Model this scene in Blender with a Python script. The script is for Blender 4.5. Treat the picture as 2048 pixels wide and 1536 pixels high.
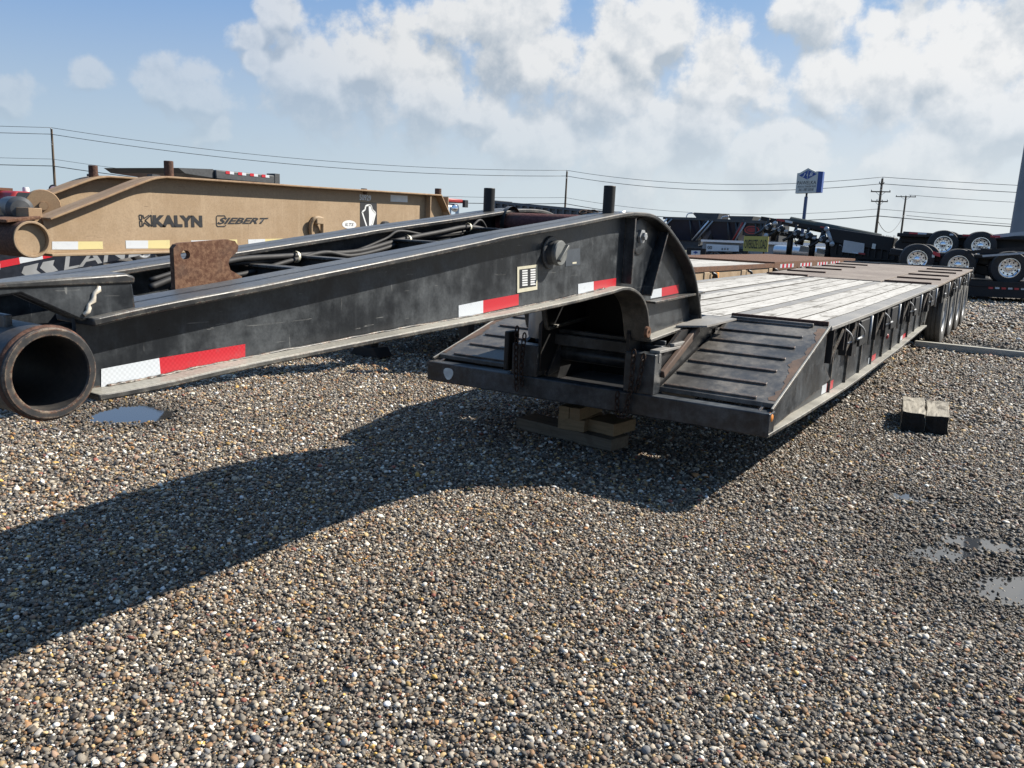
import bpy, bmesh, math, random
import numpy as np
from math import radians, sin, cos, pi, atan2, sqrt
from mathutils import Vector, Matrix, noise as mnoise

random.seed(7); rng = np.random.default_rng(11)
scene = bpy.context.scene
for o in list(bpy.data.objects): bpy.data.objects.remove(o)
COL = scene.collection

# ------------------------------------------------------------------ camera
# world: metres, x to the right of the parked trailer, y along it towards its tail, z up; camera above (0,0)
F_PX, PITCH, ROLL, CAM_H, YAW = 1638.47, .1892, .0436, 1.6, .564
_fw = np.array([-sin(YAW)*cos(PITCH), cos(YAW)*cos(PITCH), -sin(PITCH)])
_rt = np.array([cos(YAW), sin(YAW), 0.]); _up = np.cross(_rt, _fw)
_R = _rt*cos(ROLL)+_up*sin(ROLL); _U = -_rt*sin(ROLL)+_up*cos(ROLL)
cd = bpy.data.cameras.new('camera'); cam = bpy.data.objects.new('camera', cd); COL.objects.link(cam)
cd.sensor_width = 36; cd.lens = F_PX/2048*36; cd.clip_start = .05; cd.clip_end = 5000
m = Matrix.Identity(4)
for i in range(3):
    m[i][0] = _R[i]; m[i][1] = _U[i]; m[i][2] = -_fw[i]
m[2][3] = CAM_H
cam.matrix_world = m
scene.camera = cam
scene.render.resolution_x, scene.render.resolution_y = 1024, 768

def ray(u, v): return _fw+(u-1024)/F_PX*_R+(768-v)/F_PX*_U
def X(u, v, x):
    d = ray(u, v); t = x/d[0]; return (x, t*d[1], CAM_H+t*d[2])
def Y(u, v, y):
    d = ray(u, v); t = y/d[1]; return (t*d[0], y, CAM_H+t*d[2])
def Z(u, v, z=0.):
    d = ray(u, v); t = (z-CAM_H)/d[2]; return (t*d[0], t*d[1], z)

# ------------------------------------------------------------------ sun, sky, exposure
SUN = Vector((.75, .90, 1.0)).normalized()
EL = math.asin(SUN.z); AZ = atan2(SUN.x, SUN.y)
sl = bpy.data.lights.new('sun', 'SUN'); so = bpy.data.objects.new('sun', sl); COL.objects.link(so)
sl.energy = 5.0; sl.angle = radians(.53); sl.color = (1, .93, .82)
so.rotation_euler = (pi/2-EL, 0, pi-AZ); so.location = (20, 24, 27)

scene.view_settings.view_transform = 'Standard'; scene.view_settings.look = 'None'
scene.view_settings.exposure = 0.98; scene.view_settings.gamma = 1
scene.view_settings.use_curve_mapping = False

class NT:
    """small helper for building node trees"""
    def __init__(s, tree): s.t = tree; s.n = tree.nodes; s.l = tree.links
    def node(s, typ, **kw):
        n = s.n.new(typ)
        for k, v in kw.items():
            if k == 'ins':
                for a, b in v.items(): s.put(n.inputs[a], b)
            else: setattr(n, k, v)
        return n
    def put(s, sock, val):
        if hasattr(val, 'is_output') or isinstance(val, bpy.types.NodeSocket): s.l.new(val, sock)
        else:
            try: sock.default_value = val
            except Exception: sock.default_value = (*val, 1.0)
    def math(s, op, a, b=0., c=None, clamp=False):
        n = s.n.new('ShaderNodeMath'); n.operation = op; n.use_clamp = clamp
        s.put(n.inputs[0], a); s.put(n.inputs[1], b)
        if c is not None: s.put(n.inputs[2], c)
        return n.outputs[0]
    def vmath(s, op, a, b=(0, 0, 0)):
        n = s.n.new('ShaderNodeVectorMath'); n.operation = op
        s.put(n.inputs[0], a)
        if op == 'SCALE': s.put(n.inputs['Scale'], b)
        else: s.put(n.inputs[1], b)
        return n.outputs['Value'] if op in ('DOT_PRODUCT', 'LENGTH', 'DISTANCE') else n.outputs[0]
    def mix(s, f, a, b, blend='MIX'):
        n = s.n.new('ShaderNodeMix'); n.data_type = 'RGBA'; n.blend_type = blend
        s.put(n.inputs[0], f); s.put(n.inputs[6], a); s.put(n.inputs[7], b); return n.outputs[2]
    def mapr(s, v, a, b, c=0., d=1., smooth=True):
        n = s.n.new('ShaderNodeMapRange'); n.interpolation_type = 'SMOOTHSTEP' if smooth else 'LINEAR'
        s.put(n.inputs[0], v)
        for i, q in enumerate((a, b, c, d)): n.inputs[i+1].default_value = q
        return n.outputs[0]
    def noise(s, vec, scale, detail=3., rough=.5, dist=0., out=0):
        n = s.n.new('ShaderNodeTexNoise'); s.l.new(vec, n.inputs['Vector'])
        n.inputs['Scale'].default_value = scale; n.inputs['Detail'].default_value = detail
        n.inputs['Roughness'].default_value = rough; n.inputs['Distortion'].default_value = dist
        return n.outputs[out]
    def stretch(s, vec, sc):
        n = s.n.new('ShaderNodeMapping'); s.l.new(vec, n.inputs[0]); n.inputs['Scale'].default_value = sc; return n.outputs[0]
    def ramp(s, v, stops, interp='LINEAR'):
        n = s.n.new('ShaderNodeValToRGB'); s.put(n.inputs[0], v); e = n.color_ramp.elements; n.color_ramp.interpolation = interp
        while len(e) > 1: e.remove(e[0])
        e[0].position = stops[0][0]; e[0].color = (*stops[0][1], 1)
        for p, c in stops[1:]:
            q = e.new(p); q.color = (*c, 1)
        return n.outputs[0]

world = bpy.data.worlds.new('World'); scene.world = world; world.use_nodes = True
W = NT(world.node_tree); W.n.clear()
sky = W.node('ShaderNodeTexSky', sky_type='NISHITA'); sky.sun_disc = False
sky.sun_elevation = EL; sky.sun_rotation = AZ; sky.air_density = 1.0; sky.dust_density = 1.6; sky.ozone_density = 1.5; sky.altitude = 20

def unit(u, v):
    d = ray(u, v); return tuple(d/np.linalg.norm(d))
# cumulus heaps in view, last ones added above it to brighten puddles: direction (through the photograph), angular radius; elsewhere thinner noise cloud, cut back to lower the fill
HEAPS = [(640, 160, .060), (745, 125, .068), (850, 190, .075), (950, 205, .045),
         (900, 70, .055), (1020, 50, .085), (1250, 75, .075), (1195, 165, .070), (1330, 70, .035), (1090, 130, .06),
         (1430, 170, .065), (1525, 165, .040), (1420, 250, .060),
         (1660, 150, .045), (1770, 160, .058), (1900, 105, .070), (1950, 200, .085), (2050, 240, .06),
         (175, 158, .022), (330, 175, .034), (400, 185, .036), (470, 75, .026), (500, 120, .020), (550, 20, .030), (4, 190, .026),
         (1640, 5, .045), (1775, 45, .015), (1280, 300, .085), (1060, 290, .060), (1560, 320, .060), (1860, 330, .07), (415, 268, .026), (2010, -170, .12), (1830, -230, .09), (2230, -140, .12), (2060, -300, .10)]
tc = W.node('ShaderNodeTexCoord'); dirv = W.vmath('NORMALIZE', tc.outputs['Generated'])
wn = W.n.new('ShaderNodeTexNoise'); W.l.new(dirv, wn.inputs['Vector']); wn.inputs['Scale'].default_value = 10; wn.inputs['Detail'].default_value = 3
wv = W.vmath('SUBTRACT', wn.outputs['Color'], (.5, .5, .5))
warp = W.vmath('ADD', dirv, W.vmath('SCALE', wv, .085))
def blobs(vec, lst, sm):
    field = None
    for u, v, r in lst:
        b = W.math('MULTIPLY_ADD', W.vmath('DISTANCE', vec, unit(u, v)), -1/r, 1.0)
        field = b if field is None else W.math('SMOOTH_MAX', field, b, sm)
    return field
heap = W.math('MAXIMUM', blobs(warp, HEAPS, .12), -1.0)
heapup = W.math('MAXIMUM', blobs(W.vmath('ADD', warp, tuple(Vector((SUN.x*.35, SUN.y*.35, 1.)).normalized()*.026)), HEAPS, .12), -1.0)
sz = W.node('ShaderNodeSeparateXYZ'); W.l.new(dirv, sz.inputs[0])
den = W.math('ADD', W.math('MAXIMUM', sz.outputs[2], 0.), .16)
cp = W.node('ShaderNodeCombineXYZ')
W.l.new(W.math('DIVIDE', sz.outputs[0], den), cp.inputs[0]); W.l.new(W.math('DIVIDE', sz.outputs[1], den), cp.inputs[1])
n1 = W.noise(cp.outputs[0], 1.3, 2, .5)
n2 = W.noise(dirv, 16, 7, .6)
n3 = W.noise(W.vmath('ADD', dirv, tuple(Vector((SUN.x*.7, SUN.y*.7, 1.0)).normalized()*.014)), 16, 5, .6)
nn = W.math('SUBTRACT', n2, .5)
tot = W.math('ADD', W.math('MULTIPLY', heap, .95), W.math('MULTIPLY', nn, 2.4))
gen = W.math('MULTIPLY_ADD', W.math('SUBTRACT', n1, .68), 2.6, W.math('MULTIPLY', nn, 1.3))
f0 = W.math('MAXIMUM', tot, gen)
mask = W.mapr(f0, -.10, .38)
relief = W.math('MULTIPLY', W.math('SUBTRACT', n3, n2), 3.0)
core = W.mapr(f0, .3, 1.3, 0., .22)
bases = W.mapr(W.math('SUBTRACT', heapup, heap), -.14, .36, 0., .95)
shade = W.math('ADD', W.math('ADD', core, relief), bases, clamp=True)
tosun = W.mapr(W.vmath('DOT_PRODUCT', dirv, tuple(SUN)), -.2, .85)
lit = W.mix(tosun, (10.3, 10.5, 10.6), (12.8, 12.8, 12.7))
dark = W.mix(tosun, (5.4, 6.2, 7.2), (6.9, 7.8, 8.7))
ccol = W.mix(shade, lit, dark)
hazecol = W.mix(tosun, (7.4, 8.9, 9.8), (11.6, 12.1, 12.0))
skyb = W.mix(.72, sky.outputs[0], W.mix(tosun, (2.2, 5.3, 11.4), (4.2, 7.4, 12.2)))
base = W.mix(W.mapr(sz.outputs[2], .0, .31, .95, .0), skyb, hazecol)
full = W.mix(W.math('MULTIPLY', mask, W.math('MULTIPLY', W.mapr(sz.outputs[2], .06, .19, .32, .93), W.mapr(tosun, .12, .42, .55, 1.))), base, ccol)
full = W.mix(1., full, (.73, .73, .73), 'MULTIPLY')
bg = W.node('ShaderNodeBackground'); W.l.new(full, bg.inputs[0]); bg.inputs[1].default_value = .05
wo = W.node('ShaderNodeOutputWorld'); W.l.new(bg.outputs[0], wo.inputs[0])
world.cycles.sampling_method = 'MANUAL'; world.cycles.sample_map_resolution = 512

# ------------------------------------------------------------------ materials
MATS = {}
def newmat(name):
    mt = bpy.data.materials.new(name); mt.use_nodes = True; t = NT(mt.node_tree)
    b = t.n['Principled BSDF']; MATS[name] = mt
    tcn = t.node('ShaderNodeTexCoord'); return mt, t, b, tcn.outputs['Object']
def setb(t, b, **kw):
    al = {'col': 'Base Color', 'rough': 'Roughness', 'metal': 'Metallic', 'spec': 'Specular IOR Level', 'nrm': 'Normal', 'coat': 'Coat Weight'}
    for k, v in kw.items(): t.put(b.inputs[al[k]], v)
def bump(t, h, strength=.3, dist=.002):
    n = t.node('ShaderNodeBump'); n.inputs['Strength'].default_value = strength; n.inputs['Distance'].default_value = dist
    t.l.new(h, n.inputs['Height']); return n.outputs[0]

def paint(name, base, dust, rough=.4, dustamt=.5, rust=.12, wear=.6, wearcol=(.33, .30, .25), rustcol=(.16, .062, .028), edge=True, scale=1., streaks=.35, top=.0, scratch=.0, scratchcol=(.22, .22, .21)):
    """old enamel: dust film, rain streaks, rust freckles, chipped edges"""
    mt, t, b, co = newmat(name)
    big = t.noise(co, 2.2*scale, 4, .6); mid = t.noise(co, 14*scale, 5, .65); fine = t.noise(co, 90*scale, 3, .6)
    st = t.noise(t.stretch(co, (22*scale, 22*scale, 1.4*scale)), 1.0, 4, .6)
    dm = t.math('MULTIPLY', t.mapr(t.math('ADD', t.math('MULTIPLY', big, .6), t.math('MULTIPLY', mid, .4)), .38, .68), dustamt)
    dm = t.math('ADD', dm, t.math('MULTIPLY', t.mapr(st, .52, .75), streaks*dustamt), clamp=True)
    c = t.mix(dm, base, dust)
    if top:
        gn = t.node('ShaderNodeNewGeometry'); gs = t.node('ShaderNodeSeparateXYZ'); t.l.new(gn.outputs['True Normal'], gs.inputs[0])
        tm = t.math('MULTIPLY', t.mapr(gs.outputs[2], .5, .95), t.mapr(big, .25, .7, top*.55, top))
        c = t.mix(tm, c, tuple(min(1, q*1.25) for q in dust))
    c = t.mix(t.mapr(fine, .3, .75, 0, .35), c, tuple(q*.55 for q in base))
    rm = t.math('MULTIPLY', t.mapr(t.math('ADD', t.math('MULTIPLY', mid, .6), t.math('MULTIPLY', fine, .4)), .64, .70), t.mapr(big, .48, .62))
    c = t.mix(t.math('MULTIPLY', rm, rust*4, clamp=True), c, rustcol)
    if edge:
        bv = t.node('ShaderNodeBevel'); bv.samples = 4; bv.inputs['Radius'].default_value = .011
        ge = t.node('ShaderNodeNewGeometry')
        e = t.math('SUBTRACT', 1., t.vmath('DOT_PRODUCT', bv.outputs[0], ge.outputs['Normal']))
        em = t.mapr(t.math('MULTIPLY', e, t.mapr(mid, .40, .62, .15, 1.6)), .05, .20)
        c = t.mix(t.math('MULTIPLY', em, wear, clamp=True), c, t.mix(t.mapr(fine, .42, .6), wearcol, rustcol))
    if scratch:
        sa = t.noise(t.stretch(co, (5, 3, 46)), 1., 3, .55, 1.2); sb = t.noise(t.stretch(co, (5, 40, 4)), 1.3, 3, .55, 1.0)
        sm = t.math('MAXIMUM', t.math('MULTIPLY', t.mapr(sa, .695, .71), t.mapr(sa, .73, .72)), t.math('MULTIPLY', t.mapr(sb, .70, .715), t.mapr(mid, .45, .6)))
        c = t.mix(t.math('MULTIPLY', sm, scratch), c, scratchcol)
    r = t.math('ADD', t.math('MULTIPLY', dm, .35), t.math('MULTIPLY_ADD', fine, .16, rough-.08), clamp=True)
    setb(t, b, col=c, rough=r, nrm=bump(t, t.math('ADD', mid, t.math('MULTIPLY', fine, .4)), .16, .004), spec=.34)
    return mt

def plain(name, base, rough=.5, metal=0., var=.25, scale=20., bmp=.15, spec=.5):
    mt, t, b, co = newmat(name)
    n = t.noise(co, scale, 4, .6); n2 = t.noise(co, scale*.14, 3, .6)
    c = t.mix(t.mapr(t.math('ADD', t.math('MULTIPLY', n, .5), t.math('MULTIPLY', n2, .5)), .3, .7), tuple(q*(1-var) for q in base), tuple(min(1, q*(1+var)) for q in base))
    setb(t, b, col=c, rough=t.math('MULTIPLY_ADD', n, .2, rough-.1, clamp=True), metal=metal, spec=spec, nrm=bump(t, n, bmp, .003))
    return mt

def rusty(name, c0=(.105, .045, .026), c1=(.215, .115, .065), sc=1.):
    mt, t, b, co = newmat(name)
    n = t.noise(co, 60*sc, 5, .7); n2 = t.noise(co, 7*sc, 4, .6)
    c = t.mix(t.mapr(n, .38, .66), c0, c1); c = t.mix(t.mapr(n2, .45, .7, 0, .55), c, (.07, .05, .042))
    setb(t, b, col=c, rough=.85, spec=.2, nrm=bump(t, n, .6, .003)); return mt

def wood(name, c0, c1, dark, axis='y', sc=1., random_tint=.25, stain=.5):
    mt, t, b, co = newmat(name)
    oi = t.node('ShaderNodeObjectInfo')
    off = t.node('ShaderNodeCombineXYZ'); t.l.new(t.math('MULTIPLY', oi.outputs['Random'], 37.), off.inputs[0]); t.l.new(t.math('MULTIPLY', oi.outputs['Random'], 91.), off.inputs[1])
    v = t.vmath('ADD', co, off.outputs[0])
    s = {'y': (38, 1.6, 38), 'x': (1.6, 38, 38), 'z': (38, 38, 1.6)}[axis]
    g = t.noise(t.stretch(v, tuple(q*sc for q in s)), 1.0, 6, .68, .4)
    p = t.noise(t.stretch(v, (6*sc, 2.2*sc, 6*sc)), 1.0, 6, .7, .8)
    fl = t.noise(t.stretch(v, (60*sc, 9*sc, 60*sc)), 1., 4, .7)
    c = t.mix(t.mapr(g, .35, .68), c0, c1)
    c = t.mix(t.math('MULTIPLY', t.mapr(g, .60, .72), .8), c, dark)
    c = t.mix(t.math('MULTIPLY', t.mapr(p, .52, .66), stain), c, dark)
    c = t.mix(t.math('MULTIPLY', t.mapr(fl, .60, .70), stain*.8), c, dark)
    c = t.mix(t.math('MULTIPLY', oi.outputs['Random'], random_tint), c, t.mix(.5, c, dark))
    setb(t, b, col=c, rough=.88, spec=.2, nrm=bump(t, g, .5, .004)); return mt

M_BLACK = paint('black_enamel', (.0095, .0115, .0145), (.115, .126, .135), .30, .58, .10, .8, (.22, .20, .16), top=.25, scratch=.5)
M_BLACKTOP = paint('black_flange_enamel', (.016, .017, .019), (.13, .127, .118), .34, .45, .14, 1.0, (.30, .27, .21), top=.55)
M_RAMP = paint('ramp_enamel', (.050, .048, .046), (.20, .185, .165), .36, .8, .55, .8, (.24, .15, .10))
M_BLK2 = paint('frame_enamel', (.007, .0075, .009), (.03, .03, .029), .5, .35, .15, .4, (.15, .12, .09))
M_TAN = paint('tan_enamel', (.29, .207, .127), (.35, .262, .172), .5, .9, .14, .8, (.12, .06, .035), (.13, .055, .03), streaks=.9, scratch=.7, scratchcol=(.10, .06, .04))
M_TAND = paint('tan_worn_enamel', (.28, .19, .11), (.20, .12, .075), .6, .6, .5, .9, (.12, .06, .035), (.12, .05, .03))
M_CHAIN = rusty('chain_steel', (.018, .013, .011), (.05, .03, .022)); M_RUST = rusty('rust', (.085, .040, .025), (.175, .100, .062)); M_RUSTD = rusty('rust_dark', (.05, .028, .022), (.115, .062, .045))
M_RUSTRED = rusty('rust_red_pipe', (.07, .03, .03), (.13, .055, .05))
M_PLANK = wood('weathered_plank', (.35, .335, .305), (.50, .485, .45), (.10, .09, .075), 'y', 1., .5, .8)
M_LUMBER = wood('lumber', (.22, .165, .10), (.30, .225, .14), (.13, .095, .06), 'x', 1., .4, .25)
M_OLDWOOD = wood('old_timber', (.20, .18, .145), (.36, .33, .27), (.045, .038, .03), 'y', 1.2, .3, .8)
M_ENDSHADE = wood('shaded_timber_end', (.012, .011, .010), (.022, .020, .018), (.006, .006, .005), 'z', 1., .1, .3)  # dark end grain, with the front face's shade painted into its colour
M_CRIB = wood('crib_timber', (.12, .10, .075), (.17, .145, .11), (.06, .05, .04), 'x', 1., .2, .4)  # darker copy of the grey timber, deep shade under the deck painted in
M_GREYTIMBER = wood('grey_timber', (.30, .29, .25), (.42, .41, .36), (.14, .13, .11), 'x', 1., .2, .4)
M_DUSTY = paint('dusty_flange', (.030, .030, .030), (.30, .29, .255), .45, .35, .14, 1., (.38, .35, .28), top=.95)
M_PLANKEDGE = plain('plank_edge', (.05, .043, .035), .9)
M_RUSTMARGIN = paint('rusted_ramp_margin', (.075, .05, .038), (.19, .12, .085), .7, .8, .9, .5, (.2, .12, .08))
M_STEEL = paint('deck_steel', (.19, .185, .175), (.30, .285, .26), .55, .7, .25, .4, (.25, .2, .15), (.17, .09, .05))
M_PLATE = paint('rusty_deck_plate', (.16, .125, .10), (.27, .235, .20), .6, .7, .5, .3, (.2, .12, .08), (.15, .08, .05))
M_RUBBER = plain('tyre_rubber', (.022, .022, .023), .75, 0, .4, 30)
M_SIDEWALL = plain('dusty_tyre', (.060, .058, .054), .8, 0, .35, 12)
M_CHROME = plain('polished_aluminium', (.80, .81, .83), .12, 1., .06, 8, .02)
M_ALU = plain('dull_aluminium', (.62, .63, .65), .42, .85, .12, 12, .1)
M_GREYMET = plain('grey_metal', (.28, .29, .30), .5, .4, .2)
M_WHITE = plain('white_paint', (.60, .61, .61), .5, 0, .08)
M_RED = plain('red_paint', (.26, .018, .02), .45, 0, .15)
M_EMBLEM = plain('red_emblem', (.50, .05, .04), .4, 0, .1)
M_HOSE = plain('rubber_hose', (.012, .012, .013), .68, 0, .4, 40)
M_PIPE = plain('painted_pipe', (.016, .018, .021), .45, 0, .3)
M_YELLOW = plain('yellow_board', (.40, .34, .085), .6, 0, .12)
M_INK = plain('black_print', (.012, .013, .016), .5, 0, .1)
M_BLUE = plain('blue_paint', (.025, .065, .24), .45, 0, .2)
M_NAVY = plain('navy_paint', (.006, .009, .017), .4, 0, .3)
M_DKGREY = plain('dark_grey_paint', (.045, .048, .052), .5, 0, .25)
M_GREYPAINT = plain('grey_body_paint', (.085, .092, .10), .55, 0, .2)
M_POLE = plain('pole_grey', (.16, .18, .20), .55, .1, .12, 3)
M_CREO = wood('creosote_pole', (.10, .075, .055), (.16, .125, .095), (.05, .04, .03), 'z', .5, .2, .3)
M_CABLE = plain('cable', (.045, .048, .05), .6)
M_SIGNW = plain('sign_panel', (.55, .55, .50), .5, 0, .08, 3)
M_LEAF = plain('leaf', (.075, .105, .04), .7, 0, .35)
M_BARK = plain('bark', (.11, .09, .07), .9)
M_AMBER = plain('amber_lens', (.55, .19, .03), .3, 0, .1)
M_STRAP = plain('orange_strap', (.62, .25, .03), .7)
M_GLASS = plain('dark_glass', (.02, .024, .03), .08, 0, .1)
M_SILVERGREY = plain('silver_grey', (.36, .38, .40), .4, .3, .1)
M_GRAD = plain('silver_vinyl', (.34, .35, .36), .35, .3, .2, 4)
M_CHALK = plain('white_chalk', (.60, .62, .60), .9)
M_DECAL = plain('faded_decal', (.045, .055, .068), .5, 0, .2)
M_CREAM = plain('cream_plate', (.55, .52, .40), .45, .2, .1)

def tape_mat(name, col, cell):
    mt, t, b, co = newmat(name)
    br = t.node('ShaderNodeTexChecker'); t.l.new(t.stretch(co, (1, 1, 1)), br.inputs['Vector']); br.inputs['Scale'].default_value = cell
    n = t.noise(co, 40, 3, .6)
    c = t.mix(br.outputs['Fac'], col, tuple(min(1, q*1.12+.008) for q in col))
    c = t.mix(t.mapr(n, .55, .8, 0, .45), c, tuple(q*.5+.06 for q in col))
    setb(t, b, col=c, rough=.32, spec=.6); return mt
M_TW = tape_mat('white_reflective_tape', (.46, .49, .52), 130); M_TR = tape_mat('red_reflective_tape', (.40, .012, .022), 130)
M_TY = tape_mat('yellow_reflective_tape', (.50, .44, .22), 130)

# gravel stone: colour comes from each stone
mt, t, b, co = newmat('pebble'); M_STONE = mt
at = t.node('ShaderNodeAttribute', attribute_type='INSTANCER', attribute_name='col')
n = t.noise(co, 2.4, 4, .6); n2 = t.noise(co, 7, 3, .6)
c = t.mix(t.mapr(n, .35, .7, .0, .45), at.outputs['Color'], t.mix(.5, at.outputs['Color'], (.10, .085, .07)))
c = t.mix(t.mapr(n2, .55, .75, 0, .35), c, (.5, .48, .44))
setb(t, b, col=c, rough=.62, spec=.4, nrm=bump(t, n2, .25, .05))

# gravel bed and far lot
mt, t, b, co = newmat('gravel_bed'); M_GROUND = mt
ge = t.node('ShaderNodeNewGeometry'); po = ge.outputs['Position']
vo = t.node('ShaderNodeTexVoronoi'); t.l.new(po, vo.inputs['Vector']); vo.inputs['Scale'].default_value = 34; vo.inputs['Randomness'].default_value = 1
sepc = t.node('ShaderNodeSeparateColor'); t.l.new(vo.outputs['Color'], sepc.inputs[0])
cc = t.ramp(sepc.outputs[0], [(0, (.06, .053, .045)), (.3, (.13, .115, .095)), (.55, (.21, .19, .16)), (.75, (.26, .24, .22)), (.9, (.20, .15, .10)), (1., (.42, .40, .37))])
cc = t.mix(t.mapr(vo.outputs['Distance'], .30, .75), cc, (.024, .021, .018))
big = t.noise(po, .55, 4, .6)
cc = t.mix(t.mapr(big, .35, .7, 0, .35), cc, (.10, .088, .074))
sp = t.node('ShaderNodeSeparateXYZ'); t.l.new(po, sp.inputs[0])
dist = t.vmath('LENGTH', po)
grass = t.mix(t.noise(po, .25, 4, .6), (.07, .07, .04), (.12, .11, .065))
cc = t.mix(t.mapr(t.math('ADD', dist, t.math('MULTIPLY', big, 20.)), 72, 84), cc, grass)
hh = t.math('SUBTRACT', 1., vo.outputs['Distance'])
setb(t, b, col=cc, rough=.85, spec=.25, nrm=bump(t, hh, .9, .02))

mt, t, b, co = newmat('puddle_water'); M_WATER = mt
setb(t, b, col=(.03, .03, .029), rough=.03, nrm=bump(t, t.noise(co, 30, 2, .5), .04, .002)); b.inputs['IOR'].default_value = 2.5

# ------------------------------------------------------------------ mesh helpers
class MB:
    def __init__(s): s.v = []; s.f = []
    def add(s, vs, fs):
        o = len(s.v); s.v += [tuple(map(float, q)) for q in vs]; s.f += [tuple(o+i for i in q) for q in fs]; return s
    def box(s, x0, x1, y0, y1, z0, z1):
        x0, x1 = min(x0, x1), max(x0, x1); y0, y1 = min(y0, y1), max(y0, y1); z0, z1 = min(z0, z1), max(z0, z1)
        return s.add([(x0, y0, z0), (x1, y0, z0), (x1, y1, z0), (x0, y1, z0), (x0, y0, z1), (x1, y0, z1), (x1, y1, z1), (x0, y1, z1)],
                     [(0, 3, 2, 1), (4, 5, 6, 7), (0, 1, 5, 4), (1, 2, 6, 5), (2, 3, 7, 6), (3, 0, 4, 7)])
    def obox(s, c, sz, rot=None):
        R = rot.to_3x3() if rot is not None else Matrix.Identity(3); c = Vector(c); hx, hy, hz = (q/2 for q in sz)
        vs = [c+R@Vector(q) for q in [(-hx, -hy, -hz), (hx, -hy, -hz), (hx, hy, -hz), (-hx, hy, -hz), (-hx, -hy, hz), (hx, -hy, hz), (hx, hy, hz), (-hx, hy, hz)]]
        return s.add(vs, [(0, 3, 2, 1), (4, 5, 6, 7), (0, 1, 5, 4), (1, 2, 6, 5), (2, 3, 7, 6), (3, 0, 4, 7)])
    def bar(s, p, q, w, h, upv=(0, 0, 1)):
        p, q = Vector(p), Vector(q); d = (q-p); L = d.length; d.normalize(); upv = Vector(upv)
        a = d.cross(upv)
        if a.length < 1e-4: a = d.cross(Vector((1, 0, 0)))
        a.normalize(); u = a.cross(d)
        R = Matrix((a, d, u)).transposed()
        return s.obox((p+q)/2, (w, L, h), R)
    def prism(s, poly, axis, a0, a1):
        n = len(poly); idx = {'x': lambda p, a: (a, p[0], p[1]), 'y': lambda p, a: (p[0], a, p[1]), 'z': lambda p, a: (p[0], p[1], a)}[axis]
        ar = sum(poly[i][0]*poly[(i+1) % n][1]-poly[(i+1) % n][0]*poly[i][1] for i in range(n))
        pl = list(poly) if (ar > 0) == (axis != 'y') else list(poly)[::-1]
        if a0 > a1: a0, a1 = a1, a0
        vs = [idx(p, a0) for p in pl]+[idx(p, a1) for p in pl]
        return s.add(vs, [tuple(range(n))[::-1], tuple(range(n, 2*n))]+[(i, (i+1) % n, n+(i+1) % n, n+i) for i in range(n)])
    def tube(s, pts, r, n=10, cap=True, radii=None):
        pts = [Vector(p) for p in pts]; prev = None; rings = []
        for i, p in enumerate(pts):
            d = (pts[min(i+1, len(pts)-1)]-pts[max(i-1, 0)]).normalized()
            a = d.cross(Vector((0, 0, 1))) if prev is None else prev-d*prev.dot(d)
            if a.length < 1e-4: a = d.cross(Vector((1, 0, 0)))
            a.normalize(); prev = a; b_ = d.cross(a); rr = radii[i] if radii else r
            rings.append([p+(a*cos(2*pi*k/n)+b_*sin(2*pi*k/n))*rr for k in range(n)])
        vs = [q for g in rings for q in g]; fs = []
        for i in range(len(rings)-1):
            for k in range(n): fs.append((i*n+k, i*n+(k+1) % n, (i+1)*n+(k+1) % n, (i+1)*n+k))
        if cap: fs += [tuple(range(n))[::-1], tuple(range((len(rings)-1)*n, len(rings)*n))]
        return s.add(vs, fs)
    def lathe(s, prof, org, axis, n=24, closed=False):
        """prof: (radius, height along axis)"""
        ax = Vector(axis).normalized(); a = ax.cross(Vector((0, 0, 1)))
        if a.length < 1e-3: a = ax.cross(Vector((1, 0, 0)))
        a.normalize(); b_ = ax.cross(a); org = Vector(org)
        vs = [org+ax*h+(a*cos(2*pi*k/n)+b_*sin(2*pi*k/n))*max(r, 1e-4) for r, h in prof for k in range(n)]
        fs = []; m_ = len(prof)
        for i in range(m_ if closed else m_-1):
            j = (i+1) % m_
            for k in range(n): fs.append((i*n+k, i*n+(k+1) % n, j*n+(k+1) % n, j*n+k))
        return s.add(vs, fs)
    def strip(s, pts, x0, x1, th, flip=1):
        """flange: polyline of (y,z) swept between x0 and x1, thickness th towards the polyline's right (flip=1)"""
        P = [Vector((p[0], p[1])) for p in pts]; n = len(P); inner = []
        for i in range(n):
            d = (P[min(i+1, n-1)]-P[max(i-1, 0)]).normalized(); inner.append(P[i]+Vector((d.y, -d.x))*th*flip)
        vs = []
        for q in (P, inner):
            for xx in (x0, x1): vs += [(xx, p.x, p.y) for p in q]
        fs = []; A, B, C_, D_ = 0, n, 2*n, 3*n
        for i in range(n-1):
            fs += [(A+i, A+i+1, B+i+1, B+i), (C_+i, D_+i, D_+i+1, C_+i+1), (A+i, C_+i, C_+i+1, A+i+1), (B+i, B+i+1, D_+i+1, D_+i)]
        fs += [(A, B, D_, C_), (A+n-1, C_+n-1, D_+n-1, B+n-1)]
        return s.add(vs, fs)
    def quad(s, a, b_, c, d, th=.003):
        """thin plate through four corners, thickness along its normal"""
        a, b_, c, d = map(Vector, (a, b_, c, d)); nn = (b_-a).cross(d-a).normalized()*th
        return s.add([a, b_, c, d, a+nn, b_+nn, c+nn, d+nn], [(0, 3, 2, 1), (4, 5, 6, 7), (0, 1, 5, 4), (1, 2, 6, 5), (2, 3, 7, 6), (3, 0, 4, 7)])
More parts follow.
